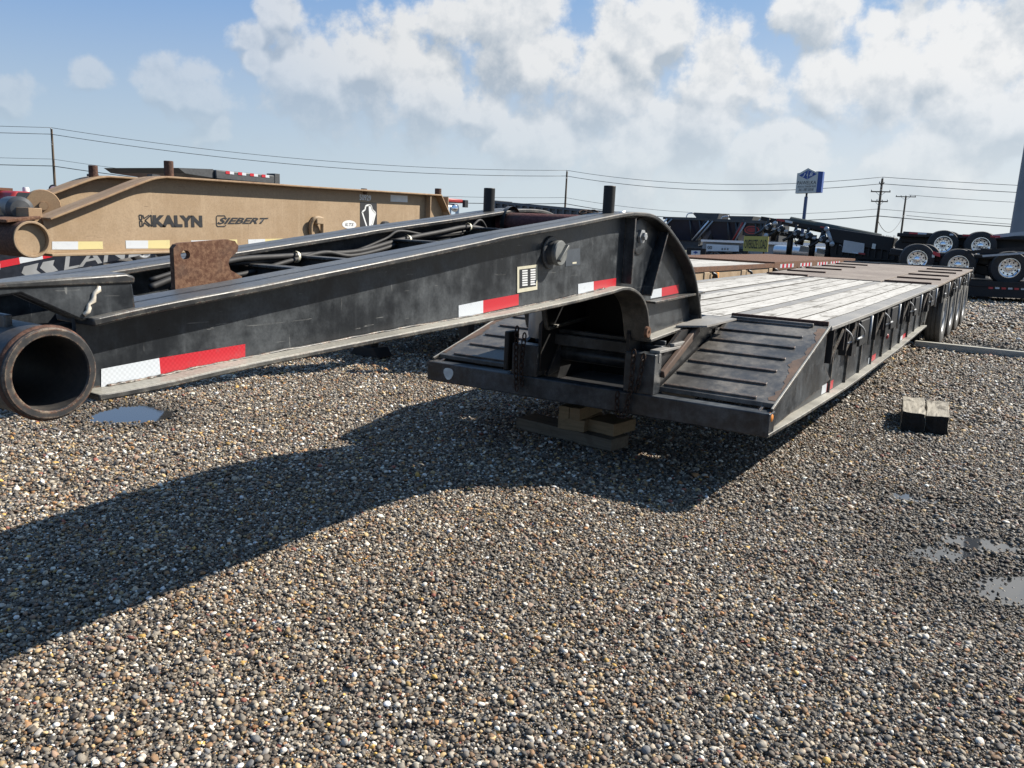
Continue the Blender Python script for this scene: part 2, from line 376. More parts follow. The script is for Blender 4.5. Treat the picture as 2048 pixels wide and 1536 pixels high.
    def build(s, name, mat, parent=None, bevel=0., smooth=False, seg=2, **props):
        me = bpy.data.meshes.new(name); me.from_pydata(s.v, [], s.f)
        bm = bmesh.new(); bm.from_mesh(me); bmesh.ops.recalc_face_normals(bm, faces=bm.faces); bm.to_mesh(me); bm.free()
        me.materials.append(mat)
        if smooth: me.polygons.foreach_set('use_smooth', [True]*len(me.polygons))
        o = bpy.data.objects.new(name, me); COL.objects.link(o)
        if bevel:
            mo = o.modifiers.new('bevel', 'BEVEL'); mo.width = bevel; mo.segments = seg; mo.limit_method = 'ANGLE'; mo.angle_limit = radians(35)
            mo.harden_normals = False
        if smooth == 'auto' or (bevel and not smooth):
            try:
                me.shade_smooth() if hasattr(me, 'shade_smooth') else None
                me.set_sharp_from_angle(angle=radians(32))
            except Exception: pass
        if parent is not None: attach(o, parent)
        for k, v_ in props.items(): o[k] = v_
        return o
ROOTLOC = {}
def attach(o, parent):
    o.parent = parent
    if parent.parent is None and parent.type == 'EMPTY': o.matrix_parent_inverse = Matrix.Translation(-Vector(ROOTLOC[parent.name]))
def thing(name, label, cat, loc=(0, 0, 0), group=None):
    o = bpy.data.objects.new(name, None); COL.objects.link(o); o.location = loc; o.empty_display_size = .2
    ROOTLOC[o.name] = tuple(loc); tag(o, label, cat, group); return o
def tag(o, label, cat, group=None):
    o['label'] = label; o['category'] = cat
    if group: o['group'] = group
    return o
def struct(o): o['kind'] = 'structure'; return o
def text(body, corners, mat, name, parent, bold=0., shear=0., th=0., proud=(0, 0, 0)):
    """lettering fitted to the quad bl, br, tr, tl"""
    cu = bpy.data.curves.new('lettering', 'FONT'); cu.body = body; cu.offset = bold; cu.shear = shear; cu.resolution_u = 3
    to = bpy.data.objects.new('lettering', cu); me = bpy.data.meshes.new_from_object(to)
    bpy.data.objects.remove(to); bpy.data.curves.remove(cu)
    n = len(me.vertices); a = np.zeros(n*3); me.vertices.foreach_get('co', a); a = a.reshape(-1, 3)
    lo, hi = a.min(0), a.max(0); p = (a[:, :2]-lo[:2])/(hi[:2]-lo[:2]+1e-9)
    bl, br, tr, tl = [np.array(q)+np.array(proud) for q in corners]
    s_, t_ = p[:, :1], p[:, 1:]
    w = bl*(1-s_)*(1-t_)+br*s_*(1-t_)+tr*s_*t_+tl*(1-s_)*t_
    me.vertices.foreach_set('co', w.ravel()); me.materials.clear(); me.materials.append(mat)
    o = bpy.data.objects.new(name, me); COL.objects.link(o); attach(o, parent); return o
def copy_tree(o, parent=None, name=None):
    c = o.copy(); COL.objects.link(c)
    if parent is not None: c.parent = parent
    for ch in list(o.children): copy_tree(ch, c)
    return c
def interp(pts, y):
    return float(np.interp(y, [p[0] for p in pts], [p[1] for p in pts]))
def smoothpoly(pts, n=4):
    """Catmull-Rom through 2D points"""
    P = [np.array(p, float) for p in pts]; out = []
    for i in range(len(P)-1):
        p0, p1, p2, p3 = P[max(i-1, 0)], P[i], P[i+1], P[min(i+2, len(P)-1)]
        for k in range(n):
            t_ = k/n
            out.append(tuple(.5*((2*p1)+(-p0+p2)*t_+(2*p0-5*p1+4*p2-p3)*t_**2+(-p0+3*p1-3*p2+p3)*t_**3)))
    out.append(tuple(P[-1])); return out
def smooth3(pts, n=5):
    P = [np.array(p, float) for p in pts]; return smoothpoly(P, n)

# ------------------------------------------------------------------ ground, puddles, gravel
PUDDLES = [(-5.95, 3.74, .25, .27, 54, 1.9), (.10, 4.51, .30, .13, 54, .9), (-.24, 4.74, .22, .11, 40, .45), (-.02, 5.08, .32, .11, 8, .42), (-.42, 5.72, .26, .08, 5, .27), (-.6, 15.6, .9, .4, -40, .6)]
def hollow(x, y):
    h = np.zeros_like(x)
    for cx, cy, a, b_, ang, dp in PUDDLES:
        c_, s_ = cos(radians(ang)), sin(radians(ang)); dx, dy = x-cx, y-cy
        q = np.sqrt(((dx*c_+dy*s_)/a)**2+((-dx*s_+dy*c_)/b_)**2)
        wob = 1+.13*np.sin(dx*11+dy*7)+.10*np.sin(dx*23-dy*17)
        h = np.minimum(h, -.055*dp*np.clip(1.35*(1.25-q*wob), 0, 1))
    return h
def ground_h(x, y):
    g = .010*np.sin(x*1.3+.7)*np.sin(y*1.1+.3)+.007*np.sin(x*3.1+y*2.3)+.004*np.sin(x*7.3-y*5.1)
    far = np.clip((np.hypot(x, y)-25)/20, 0, 1)
    return g*(1-far)+hollow(x, y)
xs = np.concatenate([-np.geomspace(900, 9.5, 26), np.arange(-9, 4.01, .1), np.geomspace(4.6, 900, 26)])
ys = np.concatenate([-np.geomspace(400, 2.6, 18), np.arange(-2, 18.01, .1), np.geomspace(18.8, 1500, 30)])
gx, gy = np.meshgrid(xs, ys, indexing='ij'); gz = ground_h(gx, gy)-.006
vs = np.stack([gx, gy, gz], -1).reshape(-1, 3); nx, ny = gx.shape
ii, jj = np.meshgrid(np.arange(nx-1), np.arange(ny-1), indexing='ij'); a0 = (ii*ny+jj).ravel()
fs = np.stack([a0, a0+ny, a0+ny+1, a0+1], -1)
me = bpy.data.meshes.new('ground'); me.from_pydata(vs.tolist(), [], fs.tolist()); me.materials.append(M_GROUND)
me.polygons.foreach_set('use_smooth', [True]*len(me.polygons))
ground = bpy.data.objects.new('ground', me); COL.objects.link(ground); struct(ground)

for k, (cx, cy, a_, b_, ang, dp_) in enumerate(PUDDLES):
    mb = MB(); n = 40; c_, s_ = cos(radians(ang)), sin(radians(ang)); WL = float(ground_h(np.array([cx]), np.array([cy]))[0]-hollow(np.array([cx]), np.array([cy]))[0])-(.0075 if dp_ > .6 else .0070)
    ring = [(cx+1.3*(a_*cos(q)*c_-b_*sin(q)*s_), cy+1.3*(a_*cos(q)*s_+b_*sin(q)*c_)) for q in np.linspace(0, 2*pi, n, endpoint=False)]
    mb.add([(x, y, WL) for x, y in ring], [tuple(range(n))])
    o = mb.build('puddle', M_WATER); struct(o); o['label'] = 'shallow rain puddle among the gravel'

# stones: one scatter of points, each carrying its stone's size, turn and colour
pebbles = bpy.data.collections.new('pebble_shapes')
for k in range(9):
    bm = bmesh.new(); bmesh.ops.create_icosphere(bm, subdivisions=2, radius=1)
    off = Vector((k*13.1, k*7.7, 3.3)); fl = .5+.35*random.random(); el = .72+.45*random.random(); ang_ = .10+.22*random.random()
    for v in bm.verts:
        d = v.co.normalized(); r = 1+ang_*mnoise.noise(d*1.3+off)*1.6+.07*mnoise.noise(d*3.1+off)
        if k % 3 == 0: r = min(r, .86+.12*abs(d.x))
        if k % 3 == 1: r = min(r, .80/max(.25, abs(d.dot(Vector((.6, .5, .62))))), .84/max(.25, abs(d.dot(Vector((-.5, .7, .5))))))
        v.co = Vector((d.x*r*el, d.y*r, d.z*r*fl))
    pm = bpy.data.meshes.new('pebble'); bm.to_mesh(pm); bm.free(); pm.materials.append(M_STONE)
    pm.polygons.foreach_set('use_smooth', [True]*len(pm.polygons))
    pebbles.objects.link(bpy.data.objects.new('pebble', pm))

def scatter(d0, d1, dens, r0, spread):
    L = d1+3; n = int((2*L)*(2*L)*dens); p = rng.uniform(-L, L, (n, 2))
    dd = np.hypot(p[:, 0], p[:, 1]); fwd = p[:, 0]*-sin(YAW)+p[:, 1]*cos(YAW); side = p[:, 0]*cos(YAW)+p[:, 1]*sin(YAW)
    k = (dd >= d0) & (dd < d1) & (fwd > .9) & (np.abs(side) < .68*fwd+.9)
    p = p[k]; r = r0*np.exp(rng.normal(0, spread, len(p))); return p, np.clip(r, r0*.4, r0*2.7)
parts = [scatter(1.2, 4.8, 13000, .0048, .50), scatter(4.8, 8.5, 6000, .0065, .46), scatter(8.5, 13.5, 2300, .0100, .40), scatter(13.5, 19, 600, .017, .32)]
q_ = scatter(19, 31, 260, .026, .32); kk = (q_[0][:, 0] > -2.2); parts.append((q_[0][kk], q_[1][kk]))
pp = np.concatenate([q[0] for q in parts]); rr = np.concatenate([q[1] for q in parts])
n = len(pp)
pz = ground_h(pp[:, 0], pp[:, 1])-np.where((rng.random(n) < .12) & (pp[:, 0] > -4), hollow(pp[:, 0], pp[:, 1])*.75, 0)+rng.uniform(-1.0, .8, n)*rr
pal = np.array([(.20, .185, .165), (.29, .27, .24), (.13, .115, .10), (.36, .32, .265), (.52, .50, .46), (.62, .60, .57), (.245, .165, .10), (.34, .20, .095), (.42, .33, .20), (.17, .175, .185), (.10, .085, .072), (.26, .195, .155), (.48, .34, .12), (.25, .10, .075)])
pr = np.array([.16, .13, .14, .10, .075, .045, .085, .022, .055, .05, .09, .07, .010, .008]); pr /= pr.sum()
cidx = rng.choice(len(pal), n, p=pr); colr = pal[cidx]*rng.uniform(.55, 1.2, (n, 1))*np.array([1.03, 1.0, .95])
right_dark = np.clip(1.15-np.hypot((pp[:, 0]-.6)/3.2, (pp[:, 1]-5.5)/5.5), 0, 1)*(.65+.35*np.sin(pp[:, 0]*1.7+pp[:, 1]*.9)*np.sin(pp[:, 1]*1.3)); colr = colr*(1-.38*np.clip(right_dark, 0, 1)[:, None])*.92  # stones grow darker towards the right side, in uneven waves
colr = .20*(colr/.20)**1.32
wet = np.zeros(n)
for cx, cy, a_, b_, ang, dp_ in PUDDLES:
    c_, s_ = cos(radians(ang)), sin(radians(ang)); ddx, ddy = pp[:, 0]-cx, pp[:, 1]-cy
    wet = np.maximum(wet, np.clip(2.3-np.sqrt(((ddx*c_+ddy*s_)/(a_+.06))**2+((-ddx*s_+ddy*c_)/(b_+.06))**2), 0, 1))
wet = wet[:, None]; colr = np.clip(colr*(1-.5*wet), .012, .72)
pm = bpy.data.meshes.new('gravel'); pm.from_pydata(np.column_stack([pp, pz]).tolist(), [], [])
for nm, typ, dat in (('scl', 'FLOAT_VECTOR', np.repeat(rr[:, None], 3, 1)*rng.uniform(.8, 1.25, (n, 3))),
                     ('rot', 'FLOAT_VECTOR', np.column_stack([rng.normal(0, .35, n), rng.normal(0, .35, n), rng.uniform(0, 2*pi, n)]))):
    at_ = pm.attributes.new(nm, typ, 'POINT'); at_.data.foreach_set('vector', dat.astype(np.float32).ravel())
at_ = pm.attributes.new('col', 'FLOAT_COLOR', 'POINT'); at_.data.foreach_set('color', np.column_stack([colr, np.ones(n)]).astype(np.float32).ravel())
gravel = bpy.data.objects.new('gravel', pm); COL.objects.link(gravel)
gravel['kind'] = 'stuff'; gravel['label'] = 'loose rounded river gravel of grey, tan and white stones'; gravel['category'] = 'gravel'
ng = bpy.data.node_groups.new('gravel_scatter', 'GeometryNodeTree')
ng.interface.new_socket('Geometry', in_out='INPUT', socket_type='NodeSocketGeometry'); ng.interface.new_socket('Geometry', in_out='OUTPUT', socket_type='NodeSocketGeometry')
gi = ng.nodes.new('NodeGroupInput'); go = ng.nodes.new('NodeGroupOutput')
ci = ng.nodes.new('GeometryNodeCollectionInfo'); ci.inputs[0].default_value = pebbles; ci.inputs['Separate Children'].default_value = True; ci.inputs['Reset Children'].default_value = True
ip = ng.nodes.new('GeometryNodeInstanceOnPoints'); ip.inputs['Pick Instance'].default_value = True
def nattr(nm, typ):
    q = ng.nodes.new('GeometryNodeInputNamedAttribute'); q.data_type = typ; q.inputs[0].default_value = nm; return q.outputs[0]
er = ng.nodes.new('FunctionNodeEulerToRotation')
ng.links.new(nattr('rot', 'FLOAT_VECTOR'), er.inputs[0]); ng.links.new(er.outputs[0], ip.inputs['Rotation'])
ng.links.new(nattr('scl', 'FLOAT_VECTOR'), ip.inputs['Scale'])
ng.links.new(gi.outputs[0], ip.inputs['Points']); ng.links.new(ci.outputs[0], ip.inputs['Instance'])
ng.links.new(ip.outputs[0], go.inputs[0])
md = gravel.modifiers.new('scatter', 'NODES'); md.node_group = ng


scene.cycles.max_bounces = 6; scene.cycles.diffuse_bounces = 3; scene.cycles.glossy_bounces = 3; scene.cycles.transmission_bounces = 2
scene.cycles.use_denoising = True; scene.cycles.caustics_reflective = False; scene.cycles.caustics_refractive = False

# ------------------------------------------------------------------ black lowboy trailer
XR, XL, XC = -1.235, -3.825, -2.53
Y0 = 4.83                                             # front edge of the deck
DECK = [(6.28, .978), (8.1, .984), (9.63, .999), (13.5, 1.036), (16.84, 1.089), (19.9, 1.137)]
BOT = [(4.83, .432), (5.6, .411), (7.31, .388), (10.1, .424), (12.54, .494)]
dz = lambda y: interp(DECK, y)
bz = lambda y: interp(BOT, y)
T = thing('lowboy_trailer', 'black lowboy trailer with plank deck, raised gooseneck and rusty front ramps', 'trailer', (XC, Y0, 0))

def ysegs(y0, y1, step=.8):
    k = max(1, int(math.ceil((y1-y0)/step))); return [y0+(y1-y0)*i/k for i in range(k+1)]
def deck_piece(x0, x1, y0, y1, th, top=0., jag=0.):
    """board lying along the deck's own sweep"""
    mb = MB(); L = ysegs(y0, y1); n = len(L)
    vs = []
    for y in L:
        z = dz(y)+top
        vs += [(x0, y, z), (x1, y, z), (x1, y, z-th), (x0, y, z-th)]
    fs = []
    for i in range(n-1):
        o = 4*i
        for k in range(4): fs.append((o+k, o+(k+1) % 4, o+4+(k+1) % 4, o+4+k))
    fs += [(3, 2, 1, 0), (4*n-4, 4*n-3, 4*n-2, 4*n-1)]
    return mb.add(vs, fs)
YP0, YP1, YE = 6.36, 13.34, 19.9
# planks: outer bays of three, middle bay of four, steel strips between
def dark_edges(o):
    o.data.materials.append(M_PLANKEDGE)
    for f_ in o.data.polygons:
        if abs(f_.normal.x) > .6: f_.material_index = 1
    return o
bays = [(-1.385, -1.975, 3), (-2.095, -2.965, 4), (-3.085, -3.675, 3)]
for xa, xb, k in bays:
    w = (xb-xa)/k
    for i in range(k):
        a = xa+w*i-.010; b_ = xa+w*(i+1)+.010
        dark_edges(deck_piece(a, b_, YP0+random.uniform(0, .015), YP1-random.uniform(0, .02), .045, random.uniform(-.006, .004)).build('deck_plank', M_PLANK, T))
for xa, xb in [(-1.975, -2.095), (-2.965, -3.085)]:
    deck_piece(xa-.003, xb+.003, 5.95, YP1, .02, -.004).build('deck_rail', M_STEEL, T)
for xa, xb in [(XR, -1.38), (-3.68, XL)]:
    deck_piece(xa, xb, 6.30, YP1+.02, .03, .004).build('edge_rail', M_STEEL, T, bevel=.004)
# plated rear deck: smooth middle plate, ribbed side plates
deck_piece(-2.01, -3.05, YP1+.005, YE, .03, .010).build('rear_deck_plate', M_PLATE, T, bevel=.003)
for xa, xb in [(XR, -2.0), (-3.06, XL)]:
    pl = deck_piece(xa, xb, YP1+.022, YE, .03, .004).build('rear_side_plate', M_PLATE, T, bevel=.003)
    for y in (13.40, 14.65, 15.95, 17.25, 18.55):
        mb = MB(); mb.box(xa-.10 if xa > -2 else xa-.03, xb+.03 if xa > -2 else xb+.10, y, y+.05, dz(y)+.002, dz(y)+.030); mb.build('traction_bar', M_RUSTD, pl)
mb = MB(); mb.box(XR+.005, XL-.005, YE, YE+.12, dz(YE)-.20, dz(YE)+.035); mb.build('tail_beam', M_BLACK, T, bevel=.01)

# crossmembers under the deck
for y in np.arange(6.6, 19.5, 1.0):
    mb = MB(); mb.box(-1.36, -3.70, y, y+.09, dz(y)-.18, dz(y)-.05); mb.build('crossmember', M_BLK2, T)
for xx in (-1.98, -2.98):
    mb = MB(); P = [(y, dz(y)-.055) for y in ysegs(5.95, YE-.02, 1)]+[(y, bz(y) if y < 12.5 else dz(y)-.40) for y in reversed(ysegs(5.95, YE-.02, 1))]
    mb.prism(P, 'x', xx-.01, xx-.09); mb.build('main_beam', M_BLK2, T)

def side(sgn):
    """side beam, ramp and fittings; sgn=+1 right edge, -1 left edge (mirror about the trailer's middle)"""
    mx = lambda x: x if sgn > 0 else 2*XC-x
    # web of side beam, set in from edge
    ts = ysegs(6.28, 13.0, .5)
    P = [(Y0+.02, .57), (6.28, .955)]+[(y, dz(y)-.03) for y in ts]+[(12.72, bz(12.5))]+[(y, bz(y)+.02) for y in reversed(ysegs(Y0+.02, 12.54, .5))]
    mb = MB(); mb.prism(P, 'x', mx(XR-.075), mx(XR-.090)); web = mb.build('side_web', M_BLACK, T)
    mb = MB(); mb.strip([(y, bz(y)+.022) for y in ysegs(Y0+.005, 12.58, .4)], mx(XR), mx(XR-.16), .022); mb.build('bottom_flange', M_DUSTY, T, bevel=.004)
    mb = MB(); mb.bar((mx(XR-.045), 12.56, bz(12.5)+.03), (mx(XR-.045), 13.05, dz(13)-.05), .085, .02, (1, 0, 0)); mb.build('end_flange', M_DUSTY, T, bevel=.003)
    for y in np.arange(6.75, 12.4, .62):
        mb = MB(); mb.box(mx(XR-.074), mx(XR-.055), y, y+.012, bz(y)+.023, dz(y)-.035); mb.build('web_rib', M_DUSTY, T)
    # triangular outer plate beside the ramp, edged by a flat bar
    mb = MB(); mb.prism([(Y0+.12, .575), (6.30, .97), (6.30, .70), (6.6, .55), (Y0+.12, bz(5)+.023)], 'x', mx(XR-.03), mx(XR-.055)); mb.build('ramp_side_plate', M_BLACK, web)
    # ramp
    xa, xb = mx(XR-.012), mx(-1.995)
    zr = lambda y: .583+(y-Y0)*(.985-.583)/(6.28-Y0)
    mb = MB(); mb.prism([(Y0+.125, zr(Y0+.125)), (6.28, zr(6.28)), (6.28, zr(6.28)-.03), (Y0+.125, zr(Y0+.125)-.03)], 'x', xa, xb); rp = mb.build('ramp_plate', M_RAMP, T, bevel=.004)
    for i in range(7):
        y = Y0+.16+i*.205; x0, x1 = (mx(XR-.13), mx(-1.985)); c = Vector(((x0+x1)/2, y, zr(y)+.013))
        R = Matrix.Rotation(atan2(.402, 1.45), 3, 'X')
        w = abs(x1-x0)-random.uniform(0, .02)
        mb = MB()
        # angle-iron grouser: upright leg towards the front, thin lip behind
        for p_, s_ in (((0, -.008, -.006), (w, .010, .014)), ((0, .004, -.002), (w, .016, .005))):
            mb.obox(c+R@Vector(p_), s_, R)
        mb.build('ramp_bar', M_RAMP, rp, bevel=.003)
    mb = MB(); mb.bar((mx(XR-.012), Y0+.06, .589), (mx(XR-.012), 6.30, .989), .016, .020); mb.build('ramp_edge_bar', M_DUSTY, rp, bevel=.004)
    mb = MB(); L_ = np.linspace(Y0+.16, 6.22, 150); vs_ = []
    for q in L_: vs_ += [(mx(XR-.022), q, zr(q)+.0025), (mx(XR-.065-.05*mnoise.noise(Vector((q*5.3, sgn*3., .7)))-.02*mnoise.noise(Vector((q*23., sgn*3., 1.7)))), q, zr(q)+.0025)]
    mb.add(vs_, [(2*k, 2*k+2, 2*k+3, 2*k+1) for k in range(len(L_)-1)]); mb.build('worn_margin', M_RUSTMARGIN, rp)
    mb = MB(); mb.bar((mx(XR-.03), 6.31, 1.0), (mx(-1.99), 6.31, 1.0), .03, .035); mb.build('deck_lip', M_RUSTD, rp, bevel=.006)
    mb = MB(); mb.bar((mx(XR-.12), 6.24, .985), (mx(-1.97), 6.24, .985), .03, .03); mb.build('deck_lip', M_RAMP, rp, bevel=.006)
    mb = MB(); mb.prism([(Y0+.12, zr(Y0+.12)-.031), (6.28, zr(6.28)-.031), (6.28, .45), (Y0+.12, .45)], 'x', mx(-1.975), mx(-1.993)); mb.build('ramp_inner_plate', M_BLACK, T)
    # outriggers folded along the edge
    units = [('g', 6.36), ('g', 6.90), ('b', 7.42), ('g', 8.25), ('b', 9.10), ('g', 10.0), ('b', 10.9), ('g', 11.8), ('b', 12.6), ('b', 14.4), ('g', 15.3), ('b', 16.3), ('g', 17.3), ('b', 18.3), ('g', 19.2)]
    for kind, y in units:
        z = dz(y)-.006
        if kind == 'g':
            mb = MB(); mb.box(mx(XR-.052), mx(XR+.006), y, y+.018, z-.27, z-.012); br = mb.build('outrigger_bracket', M_BLK2, T)
            mb = MB(); mb.box(mx(XR-.052), mx(XR-.042), y+.019, y+.44, z-.17, z-.03); mb.build('bracket_plate', M_BLK2, br)
            mb = MB(); mb.bar((mx(XR-.006), y+.03, z-.24), (mx(XR-.006), y+.40, z-.05), .012, .022); mb.build('bracket_brace', M_BLACKTOP, br)
            mb = MB(); mb.box(mx(XR-.052), mx(XR+.004), y+.42, y+.44, z-.21, z-.012); mb.build('bracket_plate', M_BLK2, br)
            pts = smooth3([(mx(XR-.01), y+.44, z-.04), (mx(XR+.03), y+.52, z-.09), (mx(XR+.035), y+.60, z-.15), (mx(XR), y+.57, z-.17)])
            mb = MB(); mb.tube(pts, .008, 6); mb.build('lashing_hook', M_GREYMET, br, smooth=True)
        else:
            mb = MB(); mb.box(mx(XR-.050), mx(XR+.012), y, y+.46, z-.25, z-.03); br = mb.build('outrigger_arm', M_BLK2, T, bevel=.006)
            mb = MB(); mb.tube([(mx(XR+.020), y+.42, z-.27), (mx(XR+.020), y+.42, z-.01)], .013, 8); mb.build('hinge_pin', M_GREYMET, br, smooth=True)
            mb = MB(); mb.tube([(mx(XR+.018), y-.16, z-.17), (mx(XR+.018), y+.02, z-.17)], .010, 8); mb.build('latch_rod', M_GREYMET, br, smooth=True)
            mb = MB(); mb.box(mx(XR-.050), mx(XR-.005), y-.20, y-.01, z-.31, z-.03); mb.build('outrigger_stop', M_BLK2, br)
    # conspicuity tape low on the beam
    for y, hh in ((Y0+.10, .09), (6.55, .07), (8.55, .06), (10.65, .05)):
        for k, (mat_, w) in enumerate(((M_TW, .17), (M_TR, .24))):
            ya = y+(0 if k == 0 else .17)
            mb = MB(); mb.add([(mx(XR-.0545), ya, bz(ya)+.03), (mx(XR-.0545), ya+w, bz(ya+w)+.03), (mx(XR-.0545), ya+w, bz(ya+w)+.03+hh), (mx(XR-.0545), ya, bz(ya)+.03+hh)] if y < 6 else
                   [(mx(XR-.0735), ya, bz(ya)+.03), (mx(XR-.0735), ya+w, bz(ya+w)+.03), (mx(XR-.0735), ya+w, bz(ya+w)+.03+hh), (mx(XR-.0735), ya, bz(ya)+.03+hh)], [(0, 1, 2, 3)])
            mb.build('reflective_tape', mat_, web)
side(1); side(-1)
mb = MB(); mb.lathe([(.0, .022), (.02, .02), (.032, .008), (.034, 0)], (XR-.02, Y0+.05, .545), (1, 0, 0), 16); mb.build('marker_light', M_AMBER, T, smooth=True)
mb = MB(); mb.lathe([(.0, .018), (.02, .016), (.03, .006), (.031, 0)], (XR-.073, 9.55, .62), (1, 0, 0), 14); mb.build('marker_light', M_RED, T, smooth=True)

# front beam with a step down in the middle
mb = MB(); mb.box(XR-.004, XL+.004, Y0, Y0+.124, .432, .577); mb.build('front_beam', M_BLACK, T, bevel=.008)
for xa, xb in ((-1.99, -2.20), (-2.86, -3.07)):
    mb = MB(); mb.box(xa, xb, Y0+.004, Y0+.12, .578, .84 if xa > -2.5 else .80); mb.build('front_post', M_BLACK, T, bevel=.006)
# white maker's sticker on the far end of the beam
s = []
for k in range(14):
    q = 2*pi*k/14; r = .045*(1+.1*sin(3*q)); s.append((-3.62+r*cos(q), .507+r*1.0*sin(q)))
mb = MB(); mb.prism(s, 'y', Y0-.002, Y0-.0005); mb.build('sticker', M_CHALK, T)

# recess that takes the gooseneck: cheeks, bulkhead, floor and cross tubes
for xx in (-2.02, -3.04):
    mb = MB(); mb.prism([(Y0+.13, .45), (6.1, .45), (6.1, .955), (5.3, .955), (Y0+.13, .80)], 'x', xx-.012, xx+.012); mb.build('cheek_plate', M_BLK2, T)
mb = MB(); mb.box(-2.04, -3.02, 6.0, 6.03, .44, .955); mb.build('bulkhead', M_BLK2, T)
mb = MB(); mb.box(-2.165, -2.895, 5.50, 5.52, .62, 1.45); mb.build('neck_back_plate', M_BLK2, T)
mb = MB(); mb.quad((-2.165, 4.5, 1.255), (-2.165, 5.5, 1.47), (-2.895, 5.5, 1.47), (-2.895, 4.5, 1.255), .012); mb.build('neck_shadow_plate', M_BLK2, T)  # unseen plate added to close a lit gap in the neck's ground shadow
mb = MB(); mb.prism([(Y0+.13, .50), (5.35, .47), (5.95, .47), (5.95, .45), (Y0+.13, .44)], 'x', -2.04, -3.02); mb.build('recess_floor', M_BLK2, T)
mb = MB(); mb.box(-2.04, -3.02, 5.05, 5.13, .79, .87); mb.box(-2.04, -3.02, 5.10, 5.13, .87, .90); mb.build('cross_bar', M_BLACK, T, bevel=.006)
mb = MB(); mb.tube([(-2.04, 5.20, .72), (-3.02, 5.20, .72)], .055, 18); mb.build('cross_tube', M_BLACK, T, smooth='auto')
for xa in (-2.22, -2.86):
    mb = MB(); mb.prism([(Y0+.125, .577), (Y0+.125, .60), (5.12, .80), (5.12, .60)], 'x', xa, xa+.025); mb.build('gusset', M_BLACK, T)
mb = MB(); mb.lathe([(0, 0), (.058, 0), (.062, .01), (.062, .20), (.05, .22), (0, .225)], (-2.93, 4.93, .86), (.15, -.25, 1), 20); mb.build('lift_ram', M_SILVERGREY, T, smooth='auto')
mb = MB(); mb.box(-3.085, -3.125, Y0-.02, Y0+.12, .60, .88); mb.build('latch_plate', M_BLK2, T, bevel=.01)
# rusty step bracket beside the right ramp
mb = MB(); mb.box(-1.985, -2.055, Y0+.06, Y0+.55, .842, .862); mb.box(-1.985, -2.055, Y0+.06, Y0+.08, .78, .842); mb.box(-1.985, -2.02, Y0+.30, Y0+.50, .863, .885)
mb.build('step_bracket', M_STEEL, T, bevel=.004)
mb = MB(); mb.bar((-1.985, Y0+.12, .70), (-1.985, 5.55, .955),   .035, .05); mb.build('step_rail', M_RUSTMARGIN, T, bevel=.006)
mb = MB(); mb.quad((-1.90, 5.50, .975), (-1.86, 6.02, .992), (-2.09, 6.02, .996), (-2.09, 5.40, .965), .012); mb.build('corner_plate', M_STEEL, T)

# slack chains either side of the recess
def chain(pts, parent, name='chain', lr=.017, wr=.0058, m_=None):
    P = [Vector(p) for p in smooth3(pts, 12)]; L = [0]
    for i in range(1, len(P)): L.append(L[-1]+(P[i]-P[i-1]).length)
    step = lr*2.4; k = 0; s_ = 0; mb = MB()
    while s_ < L[-1]-step:
        def at(q):
            i = min(len(P)-2, max(0, int(np.searchsorted(L, q)-1))); t_ = (q-L[i])/max(1e-6, L[i+1]-L[i]); return P[i].lerp(P[i+1], t_)
        p, q = at(s_), at(s_+step); d = (q-p).normalized(); c = (p+q)/2
        a = d.cross(Vector((.3, .9, .1))).normalized()
        if k % 2: a = d.cross(a)
        ring = [c+d*cos(w)*lr*1.55+a*sin(w)*lr for w in np.linspace(0, 2*pi, 11)[:-1]]
        # closed torus-like link
        nn = len(ring); cen = [Vector(r_) for r_ in ring]; nv = d.cross(a); vs = []; fs = []
        for j, r_ in enumerate(cen):
            out = (r_-c).normalized()
            for t_ in range(5):
                w = 2*pi*t_/5; vs.append(r_+out*cos(w)*wr+nv*sin(w)*wr)
        for j in range(nn):
            for t_ in range(5): fs.append((j*5+t_, j*5+(t_+1) % 5, ((j+1) % nn)*5+(t_+1) % 5, ((j+1) % nn)*5+t_))
        mb.add(vs, fs); s_ += step; k += 1
    return mb.build(name, m_ or M_CHAIN, parent, smooth=True)
chain([(-3.02, Y0-.02, .92), (-3.01, Y0-.035, .70), (-2.99, Y0-.04, .46)], T)
chain([(-2.95, Y0-.03, .88), (-2.96, Y0-.04, .66), (-2.95, Y0-.035, .50)], T)
chain([(-2.13, Y0-.02, .86), (-2.13, Y0-.03, .62), (-2.16, Y0-.04, .42), (-2.21, Y0-.035, .44), (-2.22, Y0-.03, .60)], T)
chain([(-2.06, Y0-.02, .84), (-2.07, Y0-.03, .70), (-2.10, Y0-.03, .56)], T)

